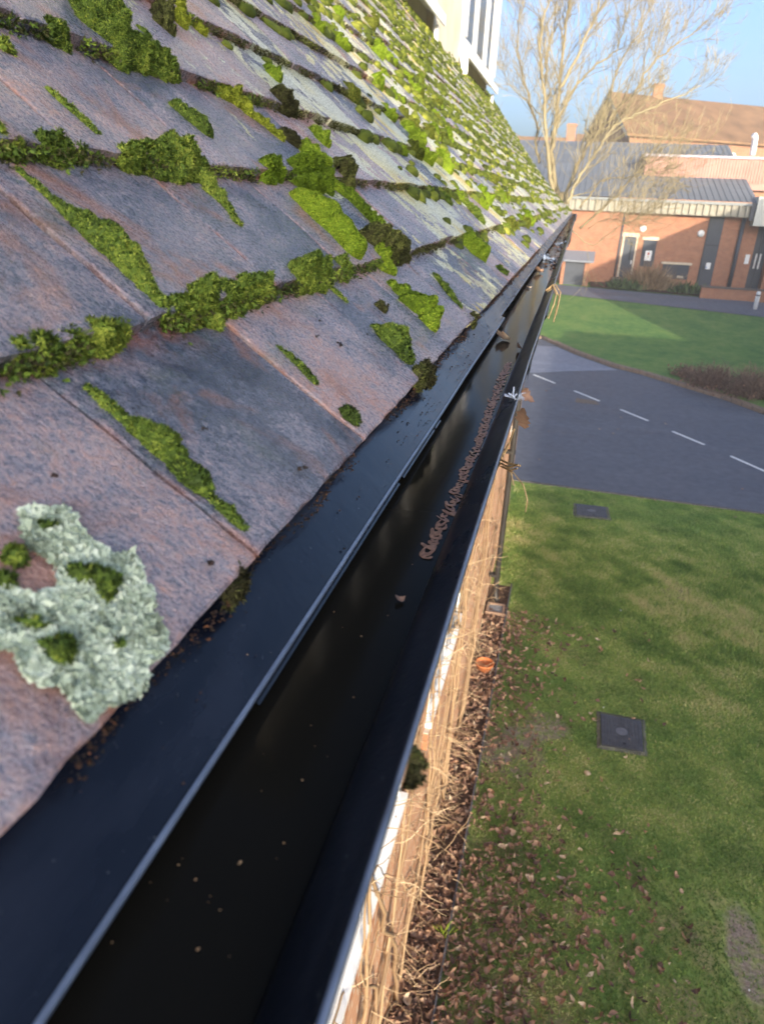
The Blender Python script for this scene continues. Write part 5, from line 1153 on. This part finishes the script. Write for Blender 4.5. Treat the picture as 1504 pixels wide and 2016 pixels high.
base = [on_y(p_, TY) for p_ in z1((485, 990),)][0]
for o in (-.25, 0, .3): tk.tube([(base[0]+o, TY+o, base[2]+.4), (base[0]+o*.7-.1, TY, base[2]-1.5), (base[0]+o*.3-.15, TY, float(terr(TY))-.1)], [.20, .26, .34], 9, .45)
tk.build('trunk', M_BARK, tree, smooth=True); br_.build('branches', M_BARK, tree); twg.build('twigs', M_BARK, tree)
# bare shrubs at the kerb on the right
M_TWIG = m_tone('purple_twig', [(0, (.07, .045, .04)), (.5, (.15, .10, .085)), (1, (.26, .19, .14))], .9, .1)
for (px_, py_), rx, h, n, lb_ in (((1395, 760), .75, .75, 420, 'round leafless purple brown shrub at the kerb, nearest the road bend'), ((1475, 780), .8, .95, 420, 'leafless brown shrub at the kerb cut by the right picture edge'), ((1350, 742), .4, .4, 200, 'low straggly brown shrub at the left end of the kerb planting')):
    c = on_z((px_, py_), .1); t = MB(); sh = empty('bare_shrub', c, lb_, 'shrub')
    for k_ in range(n):
        a = q.uniform(0, 6.28); p_ = c+[q.normal(0, rx*.35), q.normal(0, rx*.3), 0]; d = np.array([math.cos(a)*q.uniform(.1, 1.1), math.sin(a)*.8, 1]); L = h*q.uniform(.6, 1.2); W_ = wander(q, p_, d, L, 5, .22, -.05)
        t.tube(W_, np.linspace(.010, .004, 6), 3, q.random(), cap=False)
        for j in range(3): t.tube(wander(q, W_[int(q.integers(1, 5))], q.normal(size=3)+[0, 0, .5], L*.35, 3, .25), np.linspace(.006, .003, 4), 3, q.random(), cap=False)
    t.build('twigs', M_TWIG, sh); lf = MB(); n_ = 260; Pn = c+np.stack([q.normal(0, rx*.6, n_), q.normal(0, rx*.5, n_), np.abs(q.normal(.08, .12, n_))], 1)
    N_ = q.normal(size=(n_, 3)); N_ /= np.linalg.norm(N_, axis=1)[:, None]; V, T = blades(Pn, N_, .09, .03, .6, q, 1); link('dead_leaves', fast_mesh('dead_leaves', V, T, np.repeat(np.clip(q.normal(.45, .2, n_), 0, 1), 5), M_LEAF), sh)

# ================================================================== OFF FRAME: unseen blocks and evergreen added to shade lawn, far building and near roof
wing = empty('added_shade_block', (14, -15, 0), 'unseen long brick block added right of the lawn to shade it', 'building')  # unseen block, placed and sized for its shadow on the lawn
MB().box(14, 24, -70, 3, 0, 6.75).build('wall', m_brick('shade_block_brick', (.42, .19, .10), (.34, .15, .09), (.38, .28, .2), axis='y'), wing)
MB().box(13.9, 24.1, -70.1, 3.1, 6.75, 7.1).build('roof', m_lead, wing)
hl = empty('added_tall_shade_block', (15, 20, 0), 'unseen taller brick block added to shade the lower part of the far building', 'building')  # unseen taller block, added for the shade on the far wall
MB().box(15, 26, 12, 34, 0, 8.6).build('wall', m_gbrick, hl); MB().box(14.9, 26.1, 11.9, 34.1, 8.6, 8.9).build('roof', m_lead, hl)
M_SHADE_TREE = m_tone('shade_tree_needles', [(0, (.015, .035, .012)), (.5, (.03, .065, .02)), (1, (.06, .10, .03))], .7, .3)
pc = np.array([-.80, -.36, H-.4])+SUN*15; q = np.random.default_rng(61); n_ = 9000  # added crown set along the sun ray to shade the near roof
U = q.normal(size=(n_, 3)); U /= np.linalg.norm(U, axis=1)[:, None]; rr = q.random(n_)**(1/2.4); Pn = pc+U*rr[:, None]*np.array([1.4, 1.4, 1.4])*(1+.12*SN(3, 3, seed=3)(U))[:, None]
V, T = blades(Pn, U, .22, .045, 1., q, 2); pn = empty('added_shade_tree', (pc[0], pc[1], 0), 'unseen high crowned evergreen added to shade the near roof', 'tree')
link('crown', fast_mesh('crown', V, T, np.repeat(q.random(n_*2), 5), M_SHADE_TREE), pn)
pt_ = MB().tube([(pc[0], pc[1], -.1), (pc[0]+.1, pc[1], 4), (pc[0], pc[1], pc[2])], [.22, .16, .05], 9)
for k_ in range(26): pt_.tube(wander(q, (pc[0], pc[1], pc[2]+q.uniform(-1, .8)), q.normal(size=3)+[0, 0, .3], 1.0, 4, .15), np.linspace(.04, .01, 5), 5)
pt_.build('trunk', M_BARK, pn)

# ================================================================== HAZE
hm_ = bpy.data.materials.new('thin_haze'); hm_.use_nodes = True; ht = hm_.node_tree; ht.nodes.remove(ht.nodes['Principled BSDF'])
pv_ = ht.nodes.new('ShaderNodeVolumePrincipled'); pv_.inputs['Color'].default_value = (.95, .93, .90, 1); pv_.inputs['Density'].default_value = .0024; pv_.inputs['Anisotropy'].default_value = .2
ht.links.new(pv_.outputs[0], ht.nodes['Material Output'].inputs['Volume'])
tag(MB().box(-60, 70, -80, 150, -1, 24).build('haze', hm_), kind='stuff')
